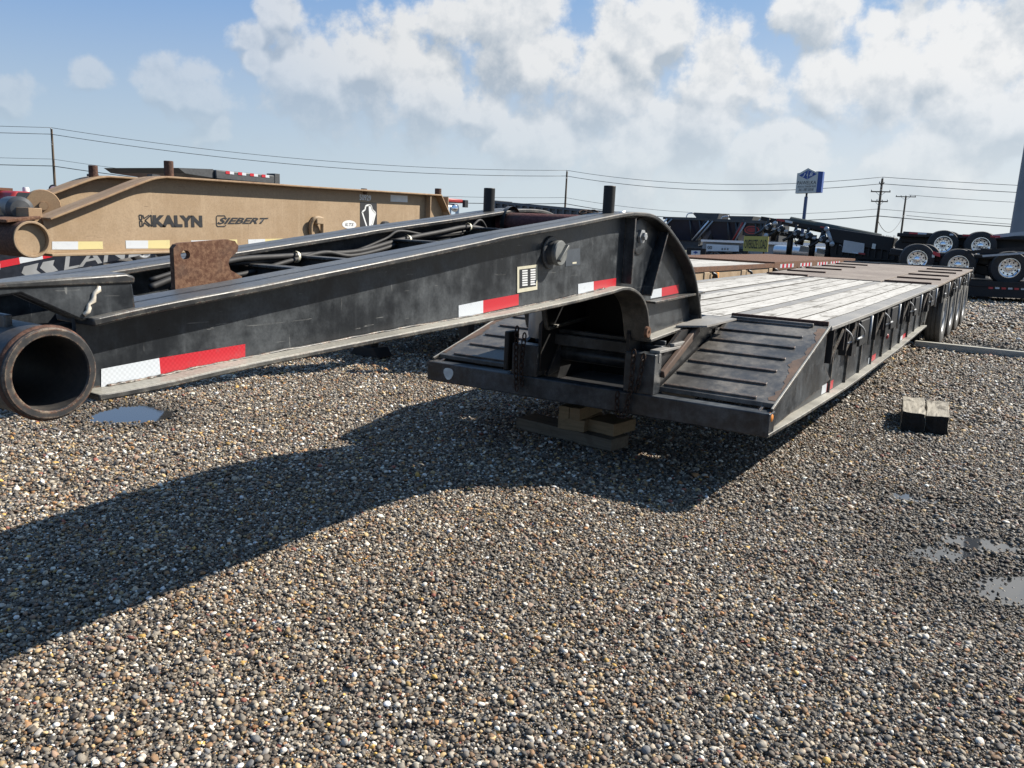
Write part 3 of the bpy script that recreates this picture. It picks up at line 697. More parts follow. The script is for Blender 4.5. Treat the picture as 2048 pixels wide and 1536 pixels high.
# gooseneck: two I-beams bent down at the back
TOP = [X(u, v, -2.06)[1:] for u, v in [(185, 637), (274, 617), (381, 596), (518, 571), (612, 552), (765, 522), (968, 481), (1017, 470), (1153, 445), (1208, 434), (1250, 426), (1276.5, 424), (1306.6, 428), (1328, 442), (1345, 461), (1369, 497), (1388.6, 538), (1399.5, 592), (1405, 641)]]
LOW = [X(u, v, -2.06)[1:] for u, v in [(198, 789), (322, 766), (518, 723), (840, 660), (1015, 628), (1141, 602), (1223, 582), (1252, 574), (1274, 580), (1290, 599), (1298, 628), (1302.5, 672)]]
LOW[-1] = (LOW[-1][0], .93)
TOPS, LOWS = smoothpoly(TOP, 4), smoothpoly(LOW, 4)
def neck_beam(mx, name):
    P = list(TOPS)+[(TOP[-1][0], .985), (LOW[-1][0], .93)]+list(reversed(LOWS))
    mb = MB(); mb.prism(P, 'x', mx(-2.142), mx(-2.160)); nb = mb.build(name, M_BLACK, T)
    mb = MB(); mb.strip(TOPS, mx(-2.06), mx(-2.242), .024); mb.build('top_flange', M_BLACKTOP, nb, bevel=.006)
    mb = MB(); mb.strip(LOWS, mx(-2.06), mx(-2.242), .020, 1); mb.build('lower_flange', M_DUSTY, nb, bevel=.005)
    mb = MB(); mb.strip([(LOW[-1][0]-.005, .93), (TOP[-1][0]+.01, .985)], mx(-2.055), mx(-2.245), .022); mb.build('foot_flange', M_DUSTY, nb, bevel=.005)
    w0, w1 = mx(-2.141), mx(-2.075)
    mb = MB(); mb.box(w0, w1, 4.575, 4.59, 1.292, 1.685); mb.build('stiffener', M_BLACK, nb, bevel=.002)
    a = X(1322, 452, -2.14); c = X(1284, 590, -2.14)
    mb = MB(); mb.bar((mx(-2.108), a[1], a[2]), (mx(-2.108), c[1], c[2]), .066, .014, (0, 1, 0)); mb.build('stiffener', M_BLACK, nb, bevel=.002)
    a = X(1291, 604, -2.14); c = X(1394, 583, -2.14)
    mb = MB(); mb.bar((mx(-2.105), a[1], a[2]), (mx(-2.105), c[1]-.02, c[2]), .07, .014); mb.build('stiffener', M_BLACKTOP, nb, bevel=.002)
    mb = MB(); mb.box(w0, w1, 5.80, 5.812, .985, 1.175); mb.build('stiffener', M_BLACK, nb)
    # pivot boss
    p = X(1277, 466, -2.14)
    mb = MB(); s_ = 1 if mx(0) == 0 else -1
    mb.lathe([(.0, .012), (.06, .012), (.105, .012), (.112, .008), (.112, 0)], (mx(-2.141), p[1]+.01, p[2]-.02), (s_, 0, 0), 28); bo = mb.build('pivot_boss', M_BLACK, nb, smooth='auto')
    mb = MB(); mb.lathe([(0, .050), (.022, .050), (.026, .046), (.026, .030), (.046, .028), (.046, .012)], (mx(-2.141), p[1]+.01, p[2]-.02), (s_, 0, 0), 6); mb.build('pivot_nut', M_GREYMET, bo)
    return nb
NR = neck_beam(lambda x: x, 'gooseneck_beam')
NL = neck_beam(lambda x: 2*XC-x, 'gooseneck_beam')
# weld bead along the bottom flange
mb = MB(); P = [(-2.136+random.uniform(-.002, .002), y, z+.001+random.uniform(-.001, .001)) for y, z in LOWS[2:26]]
PP = []
for i in range(len(P)-1):
    for k in range(6): PP.append(tuple(np.array(P[i])*(1-k/6)+np.array(P[i+1])*k/6+np.array([random.uniform(-.0015, .0015) for _ in range(3)])))
mb.tube(PP, .005, 6, True, [random.uniform(.004, .0065) for _ in PP]); mb.build('weld_bead', M_BLACKTOP, NR, smooth=True)
# coupler tube across the nose
tc_ = X(103, 750, -2.045); TY, TZ = tc_[1], tc_[2]+.003
mb = MB(); mb.lathe([(.116, 0), (.112, .004), (.097, .004), (.094, 0), (.094, -.98), (.116, -.98)], (-2.045, TY, TZ), (1, 0, 0), 48, True); mb.build('coupler_tube', paint('coupler_enamel', (.022, .024, .027), (.13, .11, .09), .42, .5, .55, 1.0, (.30, .22, .15)), T, smooth='auto')
mb = MB(); mb.lathe([(.115, .0), (.122, -.004), (.120, -.016), (.115, -.020)], (-2.055, TY, TZ), (1, 0, 0), 40); mb.build('weld_ring', M_RUSTD, T, smooth=True)
# box-section rest pad over the nose
P = [X(u, v, -2.085)[1:] for u, v in [(266, 568), (273, 622), (165, 642), (42, 588), (-40, 600), (-60, 578), (240, 553)]]
yb = P[0][0]; zt = P[-1][1]
for sgn in (1, -1):
    mx = (lambda x: x) if sgn > 0 else (lambda x: 2*XC-x)
    mb = MB(); mb.prism(P, 'x', mx(-2.085), mx(-2.11)); o = mb.build('rest_pad_cheek', M_BLACK, T, bevel=.006)
    if sgn > 0: pad = o
    mb = MB(); mb.prism(P, 'x', mx(-2.145), mx(-2.165)); mb.build('rest_pad_cheek', M_BLACK, T, bevel=.006)
    mb = MB(); mb.prism([(yb+.004, zt-.020), (P[5][0], P[5][1]-.004), (P[5][0], P[5][1]+.010), (yb-.02, zt+.008), (yb+.006, zt-.002)], 'x', mx(-2.08), mx(-2.17)); mb.build('rest_pad_top', M_BLACKTOP, o, bevel=.006)
    mb = MB(); mb.box(mx(-2.112), mx(-2.143), yb-.025, yb-.005, 1.33, zt-.02); mb.build('rest_pad_back', M_BLACK, o)
mb = MB(); mb.box(-2.166, -2.894, yb-.30, yb-.28, 1.25, 1.33); mb.build('nose_crossmember', M_BLACK, T, bevel=.004)
# chipped weld streak on the pad
mb = MB(); P2 = []
for i in range(9):
    t_ = i/8; c = X(198-28*t_+3*sin(i*2.1), 572+58*t_, -2.083); P2.append(c)
mb.tube(P2, .005, 6, True, [.004+.004*abs(sin(i*1.9)) for i in range(9)]); mb.build('weld_bead', plain('bare_weld', (.55, .50, .42), .5, .3, .3, 60), pad, smooth=True)
# cross braces between the beams
for y, h in ((1.62, .13), (2.35, .10), (2.62, .10), (3.25, .12), (3.9, .14)):
    z = interp(TOP, y)-.07
    mb = MB(); mb.box(-2.16, -2.90, y, y+.016, z-h, z); mb.box(-2.243, -2.817, y-.02, y+.06, z, z+.012); mb.build('cross_brace', M_BLACKTOP, T, bevel=.003)
mb = MB(); mb.quad((-2.16, 1.25, 1.135), (-2.16, 4.5, 1.25), (-2.90, 4.5, 1.25), (-2.90, 1.25, 1.135), .012); mb.build('belly_plate', M_BLK2, T)  # rear end lengthened to keep sun out of the neck's shadow
# rust-brown stop plate standing between the beams
o_ = [X(u, v, -2.42) for u, v in [(352, 600), (347, 497), (353, 489), (362, 486), (455, 479), (470, 482), (477, 492), (475, 503), (460, 517), (457, 527), (461, 540), (484, 553), (484, 600)]]
hole = [X(371+9.5*cos(q), 510+9.5*sin(q), -2.42) for q in np.linspace(0, 2*pi, 17)[:-1]]
bm = bmesh.new(); es = []
for loop in (o_, hole):
    vl = [bm.verts.new(q) for q in loop]; es += [bm.edges.new((vl[k], vl[(k+1) % len(vl)])) for k in range(len(vl))]
bmesh.ops.triangle_fill(bm, edges=es, use_beauty=True)
r_ = bmesh.ops.extrude_face_region(bm, geom=bm.faces[:]); bmesh.ops.translate(bm, verts=[q for q in r_['geom'] if isinstance(q, bmesh.types.BMVert)], vec=(-.022, 0, 0))
bmesh.ops.recalc_face_normals(bm, faces=bm.faces)
me = bpy.data.meshes.new('stop_plate'); bm.to_mesh(me); bm.free(); me.materials.append(M_RUST)
o = bpy.data.objects.new('stop_plate', me); COL.objects.link(o); attach(o, T)
mb = MB(); mb.box(-2.32, -2.52, 1.70, 2.02, 1.24, 1.30); mb.build('plate_socket', M_BLK2, T)
# stake pipes
for (u, v0, v1, xx) in ((1216, 371, 432, -2.15), (977, 376, 436, -2.905)):
    a = X(u, v0, xx); c = X(u, v1, xx)
    mb = MB(); mb.lathe([(0, 0), (.032, 0), (.0345, -.003), (.0345, -(a[2]-c[2]))], (xx, c[1], a[2]), (0, 0, 1), 20); mb.build('stake_pipe', M_BLK2, T, smooth='auto')
mb = MB(); mb.tube([(-2.125, 4.44, 1.70), (-2.10, 4.47, 1.712)], .012, 8); mb.build('stake_lug', M_ALU, NR, smooth=True)
# winch tube between the arches and its collar
a = X(1020, 452, -2.80)
mb = MB(); mb.tube([(-2.17, a[1]+.03, a[2]+.02), (-2.89, a[1]+.03, a[2]+.02)], .062, 22); wt = mb.build('winch_tube', M_RUSTRED, T, smooth='auto')
mb = MB(); mb.lathe([(.10, 0), (.10, -.03), (.066, -.04)], (-2.80, a[1]+.03, a[2]+.02), (1, 0, 0), 28); mb.build('winch_collar', M_BLACKTOP, T, smooth='auto')
chain([(-2.30, a[1]-.03, a[2]+.09), (-2.27, a[1]+.03, a[2]+.105), (-2.22, a[1]+.09, a[2]+.07), (-2.24, a[1]+.10, a[2]-.02)], T)
mb = MB(); mb.obox((-2.45, 3.55, 1.50), (.30, .10, .035), Matrix.Rotation(.2, 3, 'Z')); mb.obox((-2.40, 3.58, 1.525), (.05, .12, .02)); mb.build('clamp_bracket', M_RUST, T, bevel=.004)
# air and hydraulic hoses along the far beam
def hose(px, xx, r, name='hose'):
    pts = smooth3([X(u, v, xx+random.uniform(-.004, .004)) for u, v in px], 6)
    mb = MB(); mb.tube(pts, r, 10); return mb.build(name, M_HOSE, T, smooth=True)
hose([(300, 575), (370, 548), (470, 520), (560, 513), (640, 508), (720, 502), (800, 480), (880, 464), (930, 454), (965, 458), (985, 470)], -2.80, .0125)
hose([(300, 560), (400, 532), (500, 525), (590, 516), (660, 514), (740, 502), (815, 478), (900, 470), (960, 462)], -2.815, .009)
hose([(340, 580), (420, 560), (500, 545), (580, 522), (650, 505), (700, 512), (760, 500), (810, 482)], -2.79, .0105)
hose([(610, 520), (700, 505), (770, 478), (800, 462), (860, 470), (930, 462), (960, 440), (975, 462)], -2.81, .007)
for u, v in ((592, 514), (936, 455), (815, 480)):
    p = X(u, v, -2.79); mb = MB(); mb.lathe([(.026, -.006), (.026, .006)], p, (0, 1, -.1), 12); mb.build('hose_tie', M_CREAM, T, smooth=True)
# filler cap on the near beam
p = X(1100, 505, -2.141)
mb = MB(); mb.lathe([(.0, .012), (.080, .012), (.084, .008), (.084, 0)], (-2.141, p[1], p[2]), (1, 0, 0), 32); cap = mb.build('filler_neck', M_DKGREY, NR, smooth='auto')
mb = MB(); mb.lathe([(.060, .012), (.060, .050), (.058, .055)], (-2.141, p[1], p[2]), (1, 0, 0), 32); mb.build('cap_skirt', M_DKGREY, cap, smooth='auto')
mb = MB(); mb.lathe([(.064, .045), (.064, .062), (.060, .068), (.0, .070)], (-2.141, p[1], p[2]), (1, 0, 0), 32); mb.build('cap_lid', plain('cap_plastic', (.14, .145, .14), .5), cap, smooth='auto')
mb = MB(); mb.obox((-2.141+.078, p[1], p[2]), (.022, .115, .016), Matrix.Rotation(radians(42), 3, 'X')); mb.build('cap_grip', plain('cap_plastic_grip', (.10, .105, .10), .5), cap, bevel=.003)
# rating plate
pl = lambda u, v, x=-2.141: X(u, v, x)
mb = MB(); mb.quad(pl(1034, 586), pl(1074, 579), pl(1074, 529), pl(1034, 534), .002); rp = mb.build('rating_plate', M_CREAM, NR)
mb = MB(); mb.quad(pl(1039, 577, -2.1385), pl(1072, 572, -2.1385), pl(1072, 535, -2.1385), pl(1039, 539, -2.1385), .0006); mb.build('plate_print', M_INK, rp)
for i in range(7):
    for (ua, ub) in ((1044.5, 1055), (1061, 1071)):
        va = 540.5+i*4.75-(ua-1044)*.11; vb = va+3.0
        mb = MB(); mb.quad(pl(ua, vb, -2.1375), pl(ub, vb-.9, -2.1375), pl(ub, va-.9, -2.1375), pl(ua, va, -2.1375), .0004); mb.build('plate_field', M_WHITE, rp)
mb = MB(); mb.quad(pl(1131, 533), pl(1160, 529), pl(1160, 496), pl(1131, 500), .0012); dc = mb.build('faded_decal', M_DECAL, NR)
mb = MB(); mb.quad(pl(1145, 528, -2.1395), pl(1153, 527, -2.1395), pl(1153, 523.5, -2.1395), pl(1145, 524.5, -2.1395), .0005); mb.build('decal_corner', M_CREAM, dc)
# conspicuity tape on the near beam
for q in ([(202, 776), (321, 751), (318, 716), (202, 738)], [(321, 751), (490, 719), (490, 688), (318, 716)],
          [(917, 636), (966, 626), (966, 601), (917, 611)], [(966, 626), (1037, 610), (1037, 588), (966, 601)],
          [(1156, 588), (1187, 582), (1187, 563), (1156, 568)], [(1187, 582), (1232, 573), (1232, 556), (1187, 563)],
          [(1301, 597), (1323, 593), (1323, 576), (1301, 580)], [(1323, 593), (1357, 586), (1357, 569), (1323, 576)]):
    k = [(202, 776), (917, 636), (1156, 588), (1301, 597)]
    mb = MB(); mb.quad(*[pl(u, v) for u, v in q], th=.0012); mb.build('reflective_tape', M_TW if q[0] in k else M_TR, NR)
# rusty pivot eye at the foot
p = X(1293, 664, -2.055); mb = MB(); mb.lathe([(.012, .02), (.034, .02), (.036, .012), (.036, 0), (.012, 0)], (-2.058, p[1], p[2]), (1, 0, 0), 20, True); mb.build('pin_eye', M_RUST, T, smooth='auto')
# inner leg plates of the neck, down into the recess
for xx in (-2.20, -2.86):
    mb = MB(); mb.prism([(4.86, .62), (5.6, .62), (5.75, 1.0), (5.4, 1.2), (4.95, 1.15), (4.86, .95)], 'x', xx-.012, xx+.012); mb.build('neck_leg', M_BLK2, T)

# wheels
def tyre_mesh(mb, w, R, rim):
    prof = [(rim, -w/2+.02), (rim+.02, -w/2), (R-.06, -w/2-.006), (R-.015, -w/2+.012), (R, -w/2+.04), (R, -.04), (R-.012, -.036), (R-.012, -.028), (R, -.024), (R, .024), (R-.012, .028), (R-.012, .036), (R, .04),
            (R, w/2-.04), (R-.015, w/2-.012), (R-.06, w/2+.006), (rim+.02, w/2), (rim, w/2-.02)]
    return mb.lathe(prof, (0, 0, 0), (1, 0, 0), 40)
def wheel_proto(R=.48, w=.25, rim=.29, rmat=None, tmat=None):
    mb = MB(); tyre_mesh(mb, w, R, rim); ty = mb.build('wheel', tmat or M_RUBBER, smooth='auto')
    mb = MB(); mb.lathe([(rim, w/2-.02), (rim+.006, w/2-.012), (rim-.012, w/2-.012), (rim-.03, w/2-.03), (rim-.045, .02), (rim-.06, -.01), (.155, -.012), (.15, .0), (.0, .0)], (0, 0, 0), (1, 0, 0), 40)
    rm = mb.build('rim', rmat or M_CHROME, smooth='auto'); rm.parent = ty
    mb = MB(); mb.lathe([(.105, -.01), (.10, .06), (.085, .09), (.06, .10), (0, .10)], (0, 0, 0), (1, 0, 0), 24); hb = mb.build('hub', rmat or M_CHROME, smooth='auto'); hb.parent = ty
    mb = MB()
    for k in range(10):
        q = 2*pi*k/10; mb.lathe([(.017, -.02), (.017, .03), (.012, .036), (0, .037)], (0, .132*cos(q), .132*sin(q)), (1, 0, 0), 6)
    nt = mb.build('wheel_nuts', M_ALU, smooth='auto'); nt.parent = ty
    mb = MB()
    for k in range(10):
        q = 2*pi*(k+.5)/10; mb.lathe([(.026, .0), (.026, .004), (0, .004)], (.0, .195*cos(q), .195*sin(q)), (1, 0, 0), 10)
    hn = mb.build('rim_holes', M_INK, smooth=True); hn.parent = ty; hn.location.x = -.012
    return ty
def put_wheel(proto, loc, rotz, parent, used={}):
    w = proto if not used.get(proto.name) else copy_tree(proto); used[proto.name] = True
    w.parent = parent; w.matrix_parent_inverse = Matrix.Translation(-Vector(ROOTLOC[parent.name])); w.location = loc; w.rotation_euler = (0, 0, rotz); return w
wp = wheel_proto(.47, .24, .29, M_GREYMET, M_SIDEWALL)
for y in (15.25, 16.58, 17.91, 19.24):
    for xx, rz in ((-1.375, 0), (-1.72, 0), (-3.34, pi), (-3.685, pi)):
        put_wheel(wp, (xx, y, .475), rz, T)
    mb = MB(); mb.tube([(-1.5, y, .475), (-3.56, y, .475)], .07, 12); mb.build('axle', M_BLK2, T, smooth=True)
mb = MB(); mb.box(-1.9, -3.16, 14.6, 19.7, .62, .70); mb.build('suspension_frame', M_BLK2, T)

# ------------------------------------------------------------------ cribbing, timbers on the gravel
g = 'cribbing timbers under the trailer front'
def timber(c, sz, rz, name, mat, label, cat, endmat=None, rough=.004, tilt=(0, 0)):
    """sawn timber with slightly waney edges and split ends"""
    bm = bmesh.new(); bmesh.ops.create_cube(bm, size=1)
    for v in bm.verts: v.co = Vector((v.co.x*sz[0], v.co.y*sz[1], v.co.z*sz[2]))
    bmesh.ops.subdivide_edges(bm, edges=bm.edges[:], cuts=5, use_grid_fill=True)
    off = Vector((random.random()*40, random.random()*40, 0))
    for v in bm.verts:
        n_ = mnoise.noise_vector(v.co*9+off); n2_ = mnoise.noise_vector(v.co*30+off)
        v.co += n_*rough+n2_*rough*.6
    me = bpy.data.meshes.new(name); bm.to_mesh(me); bm.free(); me.materials.append(mat)
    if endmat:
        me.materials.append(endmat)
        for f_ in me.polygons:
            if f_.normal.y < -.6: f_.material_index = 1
    o = bpy.data.objects.new(name, me); COL.objects.link(o); o.location = c; o.rotation_euler = (tilt[0], tilt[1], rz)
    mo = o.modifiers.new('bevel', 'BEVEL'); mo.width = min(.006, rough*1.2); mo.segments = 2; mo.limit_method = 'ANGLE'; mo.angle_limit = radians(50)
    tag(o, label, cat); return o
H = .092
timber((-2.93, 5.52, .05), (.92, .24, H), radians(-8), 'cribbing_timber', M_CRIB, 'long flat grey timber at the bottom of the cribbing pile', 'timber')
timber((-2.62, 5.60, .05+H), (.24, .30, H), radians(-8), 'cribbing_timber', M_LUMBER, 'short timber block lying on the right end of the long grey cribbing timber', 'timber')
timber((-2.87, 5.56, .05+H+.001), (.22, .36, H), radians(4), 'cribbing_timber', M_LUMBER, 'square timber block in the middle layer of the cribbing pile', 'timber')
timber((-2.915, 5.56, .05+2*H+.002), (.088, .42, H), radians(2), 'cribbing_timber', M_LUMBER, 'left one of the two topmost pale cribbing timbers', 'timber')
timber((-2.822, 5.56, .05+2*H+.002), (.088, .42, H), radians(2.5), 'cribbing_timber', M_LUMBER, 'right one of the two topmost pale cribbing timbers', 'timber')
mb = MB(); mb.box(-2.98, -2.74, 5.46, 5.68, .05+2.5*H+.004, .447); mb.build('jack_pad', M_BLK2, T)
timber((-.815, 8.13, .085), (.185, .80, .175), radians(7.5), 'wheel_chock_timber', M_OLDWOOD, 'split weathered chock timber, the cracked left one of a pair on open gravel', 'timber', endmat=M_ENDSHADE, rough=.016)
timber((-.622, 8.16, .080), (.180, .78, .165), radians(6), 'wheel_chock_timber', M_OLDWOOD, 'smoother right chock timber of the weathered pair on open gravel', 'timber', endmat=M_ENDSHADE, rough=.012)
timber((.25, 14.35, .05), (3.6, .11, .10), radians(-2), 'long_timber', M_GREYTIMBER, 'long pale timber lying on the gravel across the trailer wheels', 'timber', rough=.004)

# ------------------------------------------------------------------ tan lowboy trailer beside it
KC = -5.97; KX = -5.51
K = thing('lowboy_trailer', 'tan lowboy trailer with lettered gooseneck beside the black one', 'trailer', (KC, 3, 0))
KT = [X(u, v, KX)[1:] for u, v in [(100, 436), (200, 397), (250, 377), (285, 363), (310, 355), (335, 352), (480, 362), (620, 372), (760, 381), (884, 389)]]
KB = [X(u, v, KX)[1:] for u, v in [(104, 508), (340, 502), (600, 494), (800, 490)]]
kt, kb = smoothpoly(KT[:6], 4)[:-1]+KT[5:], KB
def kbeam(mx):
    yend, zend = KT[-1]
    tailp = [(yend+.42, zend-.52), (yend+.9, 1.02), (yend-.2, .98), (yend-.35, 1.30)]
    mb = MB(); mb.prism(kt+tailp+[(KB[-1][0], KB[-1][1])]+list(reversed(KB)), 'x', mx(KX-.085), mx(KX-.10)); nb = mb.build('gooseneck_beam', M_TAN, K)
    mb = MB(); mb.strip(kt, mx(KX), mx(KX-.19), .016); mb.build('top_flange', M_TAND, nb, bevel=.004)
    mb = MB(); mb.strip([(yend, zend), tailp[0], tailp[1]], mx(KX), mx(KX-.19), .016); mb.build('rear_flange', M_TAND, nb, bevel=.004)
    mb = MB(); mb.strip(KB, mx(KX), mx(KX-.19), .018, 1); mb.build('lower_flange', M_TAN, nb, bevel=.004)
    for u in (851, 886):
        p = X(u, 400, KX-.08)
        mb = MB(); mb.box(mx(KX-.084), mx(KX-.012), p[1], p[1]+.012, 1.40, interp(KT, p[1])-.018); mb.build('stiffener', M_TAN, nb)
    return nb
KR = kbeam(lambda x: x); KL = kbeam(lambda x: 2*KC-x)
p = X(64, 479, KX+.01); KTY, KTZ = p[1], p[2]
mb = MB(); mb.lathe([(.118, 0), (.114, .005), (.104, .005), (.102, 0), (.102, -.03), (.0, -.031)], (KX+.012, KTY, KTZ), (1, 0, 0), 44); mb.build('coupler_cap', M_TAN, K, smooth='auto')
mb = MB(); mb.lathe([(.1175, -.006), (.1185, -.03), (.1185, -.90), (.1175, -.94)], (KX+.012, KTY, KTZ), (1, 0, 0), 44); mb.build('coupler_tube', M_RUSTD, K, smooth='auto')
mb = MB(); mb.quad((KX-.05, KTY-.12, KTZ+.10), (KX-.05, KTY+.10, KTZ+.13), (KX-.85, KTY+.10, KTZ+.13), (KX-.85, KTY-.12, KTZ+.10), .02); mb.build('nose_plate', M_RUST, K, bevel=.004)
mb = MB(); p = X(85, 412, -6.15); mb.lathe([(0, .05), (.03, .05), (.032, .03), (.112, .03), (.118, .02), (.118, -.02)], (-6.15, p[1], p[2]), (1, -.35, 0), 26); mb.build('hose_reel', M_TAND, K, smooth='auto')
mb = MB(); mb.tube([(-6.2, p[1], p[2]), (-6.41, p[1]+.06, p[2])], .03, 10); mb.build('reel_axle', M_TAND, K, smooth=True)
mb = MB(); mb.lathe([(0, .20), (.06, .19), (.085, .16), (.085, -.16), (.06, -.19), (0, -.2)], X(30, 418, -5.95), (1, -.3, 0), 22); mb.build('air_tank', M_DKGREY, K, smooth='auto')
mb = MB(); mb.box(-5.62, -6.32, KTY+.05, KTY+.14, KTZ-.02, KTZ+.20); mb.build('nose_crossmember', M_TAND, K, bevel=.004)
mb = MB(); mb.tube([X(56, 410, -5.9), X(62, 423, -5.85), X(70, 430, -5.8)], .012, 8); mb.build('coupling_hose', M_ALU, K, smooth=True)
for (u, v0, v1, xx, r) in ((338, 322, 352, KX-.095, .034), (187, 331, 354, 2*KC-KX+.095, .034), (876, 377, 392, KX-.095, .036), (728, 377, 384, KX-.095, .03)):
    a = X(u, v0, xx); c = X(u, v1, xx); mb = MB(); mb.lathe([(0, 0), (r-.003, 0), (r, -.003), (r, -(a[2]-c[2])-.02)], (xx, c[1], a[2]), (0, 0, 1), 18); mb.build('stake_pipe', M_RUSTD, K, smooth='auto')
kx = KX-.0845
kl = lambda u, v, d=0: X(u, v, kx+d)
for q, mt_ in (([(104, 499), (156, 499), (156, 483), (104, 483)], M_TW), ([(156, 499), (206, 498), (205, 483), (156, 483)], M_TY), ([(252, 497), (296, 497), (296, 481), (251, 481)], M_TW), ([(296, 497), (340, 497), (339, 480), (296, 481)], M_TY),
               ([(383, 500), (430, 498), (430, 480), (382, 481)], M_TW), ([(430, 498), (475, 497), (474, 479), (430, 480)], M_TY), ([(497, 494), (530, 493), (530, 478), (496, 479)], M_TW), ([(530, 493), (565, 492), (565, 477), (530, 478)], M_TY)):
    mb = MB(); mb.quad(*[kl(u, v) for u, v in q], th=.0015); mb.build('reflective_tape', mt_, KR)
PR = (.0018, 0, 0)
text('KALYN', [kl(u, v) for u, v in ((306, 454), (405, 454.5), (404, 431), (305, 430))], M_INK, 'lettering', KR, bold=.06, proud=PR)
# maker's mark: split K in outline
def pen(pts, w, parent=KR):
    mb = MB()
    for a, c in zip(pts[:-1], pts[1:]):
        A, B = Vector(kl(*a)), Vector(kl(*c)); d = (B-A).normalized(); nrm = Vector((0, -d.z, d.y))*w
        mb.add([A+nrm, B+nrm, B-nrm, A-nrm], [(0, 1, 2, 3)])
    for v in range(len(mb.v)): mb.v[v] = (mb.v[v][0]+.0018, mb.v[v][1], mb.v[v][2])
    return mb.build('emblem', M_INK, parent)
pen([(278, 430), (283, 430), (284, 439), (279, 439), (278, 430)], .004); pen([(279, 442), (284, 442), (284, 453), (280, 453), (279, 442)], .004)
pen([(285.5, 430), (288, 437), (298, 430)], .004); pen([(286, 453), (288, 445), (299, 453)], .004); pen([(302, 430), (290, 441), (304, 453), (302, 430)], .005)
text('SIEBERT', [kl(u, v) for u, v in ((434, 448.5), (534, 447.5), (537, 435.5), (437, 435))], M_INK, 'lettering', KR, bold=.035, shear=.3, proud=PR)
pen([(451, 435), (449, 431.5), (434, 431.5), (432.5, 434), (433, 450), (435, 453), (449, 453), (452, 450)], .004)
text('50929', [kl(u, v) for u, v in ((719, 400.5), (742, 402), (742, 390.5), (718.5, 388.5))], M_WHITE, 'lettering', KR, bold=.03, proud=PR)
mb = MB(); mb.quad(kl(720, 462), kl(754, 462), kl(753.5, 406), kl(720, 404), .0012); em = mb.build('arrowhead_decal', M_INK, KR)
pts = [(724, 424), (730, 419), (731, 412), (736, 410), (742, 411), (744, 419), (751, 426), (743, 456), (736, 459), (733, 452), (724, 424)]
mb = MB()
P = [Vector(kl(*q))+Vector((.0018, 0, 0)) for q in pts]
for a, c in zip(P[:-1], P[1:]):
    d = (c-a).normalized(); nn = Vector((0, -d.z, d.y))*.008; mb.add([a+nn, c+nn, c-nn, a-nn], [(0, 1, 2, 3)])
mb.build('arrowhead_outline', M_WHITE, em)
mb = MB(); P = [Vector(kl(*q))+Vector((.0018, 0, 0)) for q in ((737, 410), (742, 411), (744, 419), (750, 426), (742, 452), (738, 455), (738, 430))]; mb.add(P, [tuple(range(len(P)))]); mb.build('arrowhead_fill', M_WHITE, em)
mb = MB(); c0 = Vector(kl(698.5, 449)); a1 = Vector(kl(712.5, 449.5))-c0; a2 = Vector(kl(698.5, 440.5))-c0
mb.add([c0+a1*cos(q)+a2*sin(q)+Vector((.0012, 0, 0)) for q in np.linspace(0, 2*pi, 28)[:-1]], [tuple(range(27))]); ov = mb.build('oval_decal', M_WHITE, KR)
text('ILTS', [kl(u, v) for u, v in ((690, 452), (707, 452), (707, 446), (690, 446))], M_DKGREY, 'lettering', ov, bold=.01, shear=.2, proud=(.0022, 0, 0))
mb = MB(); mb.quad(kl(781, 403), kl(815, 404.5), kl(815, 391.5), kl(781, 389.5), .0012); mb.build('white_patch', M_WHITE, KR)
# lashing ring
p = kl(626, 447); mb = MB(); mb.tube(smooth3([(kx+.01, p[1]-.03, p[2]-.14), (kx+.03, p[1]-.055, p[2]-.02), (kx+.05, p[1]-.03, p[2]+.045), (kx+.05, p[1]+.05, p[2]+.045), (kx+.03, p[1]+.085, p[2]-.02), (kx+.01, p[1]+.085, p[2]-.16), (kx+.01, p[1]-.05, p[2]-.16)]), .018, 10); rg = mb.build('lashing_ring', M_TAN, KR, smooth=True)
mb = MB(); mb.box(kx, kx+.07, p[1]-.02, p[1]+.07, p[2]-.005, p[2]+.06); mb.build('ring_lug', M_TAN, rg, bevel=.008)
p = kl(767, 449); mb = MB(); mb.lathe([(0, .05), (.05, .05), (.055, .04), (.055, 0)], (kx, p[1], p[2]-.02), (1, 0, 0), 18); mb.build('filler_cap', M_DKGREY, KR, smooth='auto')
for y in (3.6, 4.6, 5.6, 6.6):
    z = interp(KT, y)-.25; mb = MB(); mb.box(KX-.1, 2*KC-KX+.1, y, y+.02, z-.2, z); mb.build('cross_brace', M_TAND, K)
# jack leg
mb = MB(); mb.box(-6.60, -6.72, 7.26, 7.38, .10, 1.25); jl = mb.build('landing_leg', M_BLK2, K)
mb = MB(); mb.prism([(-6.52, .12), (-6.80, .12), (-6.88, .015), (-6.44, .015)], 'y', 7.20, 7.46); mb.build('landing_foot', M_BLK2, jl)
mb = MB(); mb.box(-5.22, -5.34, 7.3, 7.42, .10, 1.1); jl = mb.build('landing_leg', M_BLK2, K)
mb = MB(); mb.prism([(-5.14, .12), (-5.42, .12), (-5.5, .015), (-5.06, .015)], 'y', 7.24, 7.50); mb.build('landing_foot', M_BLK2, jl)
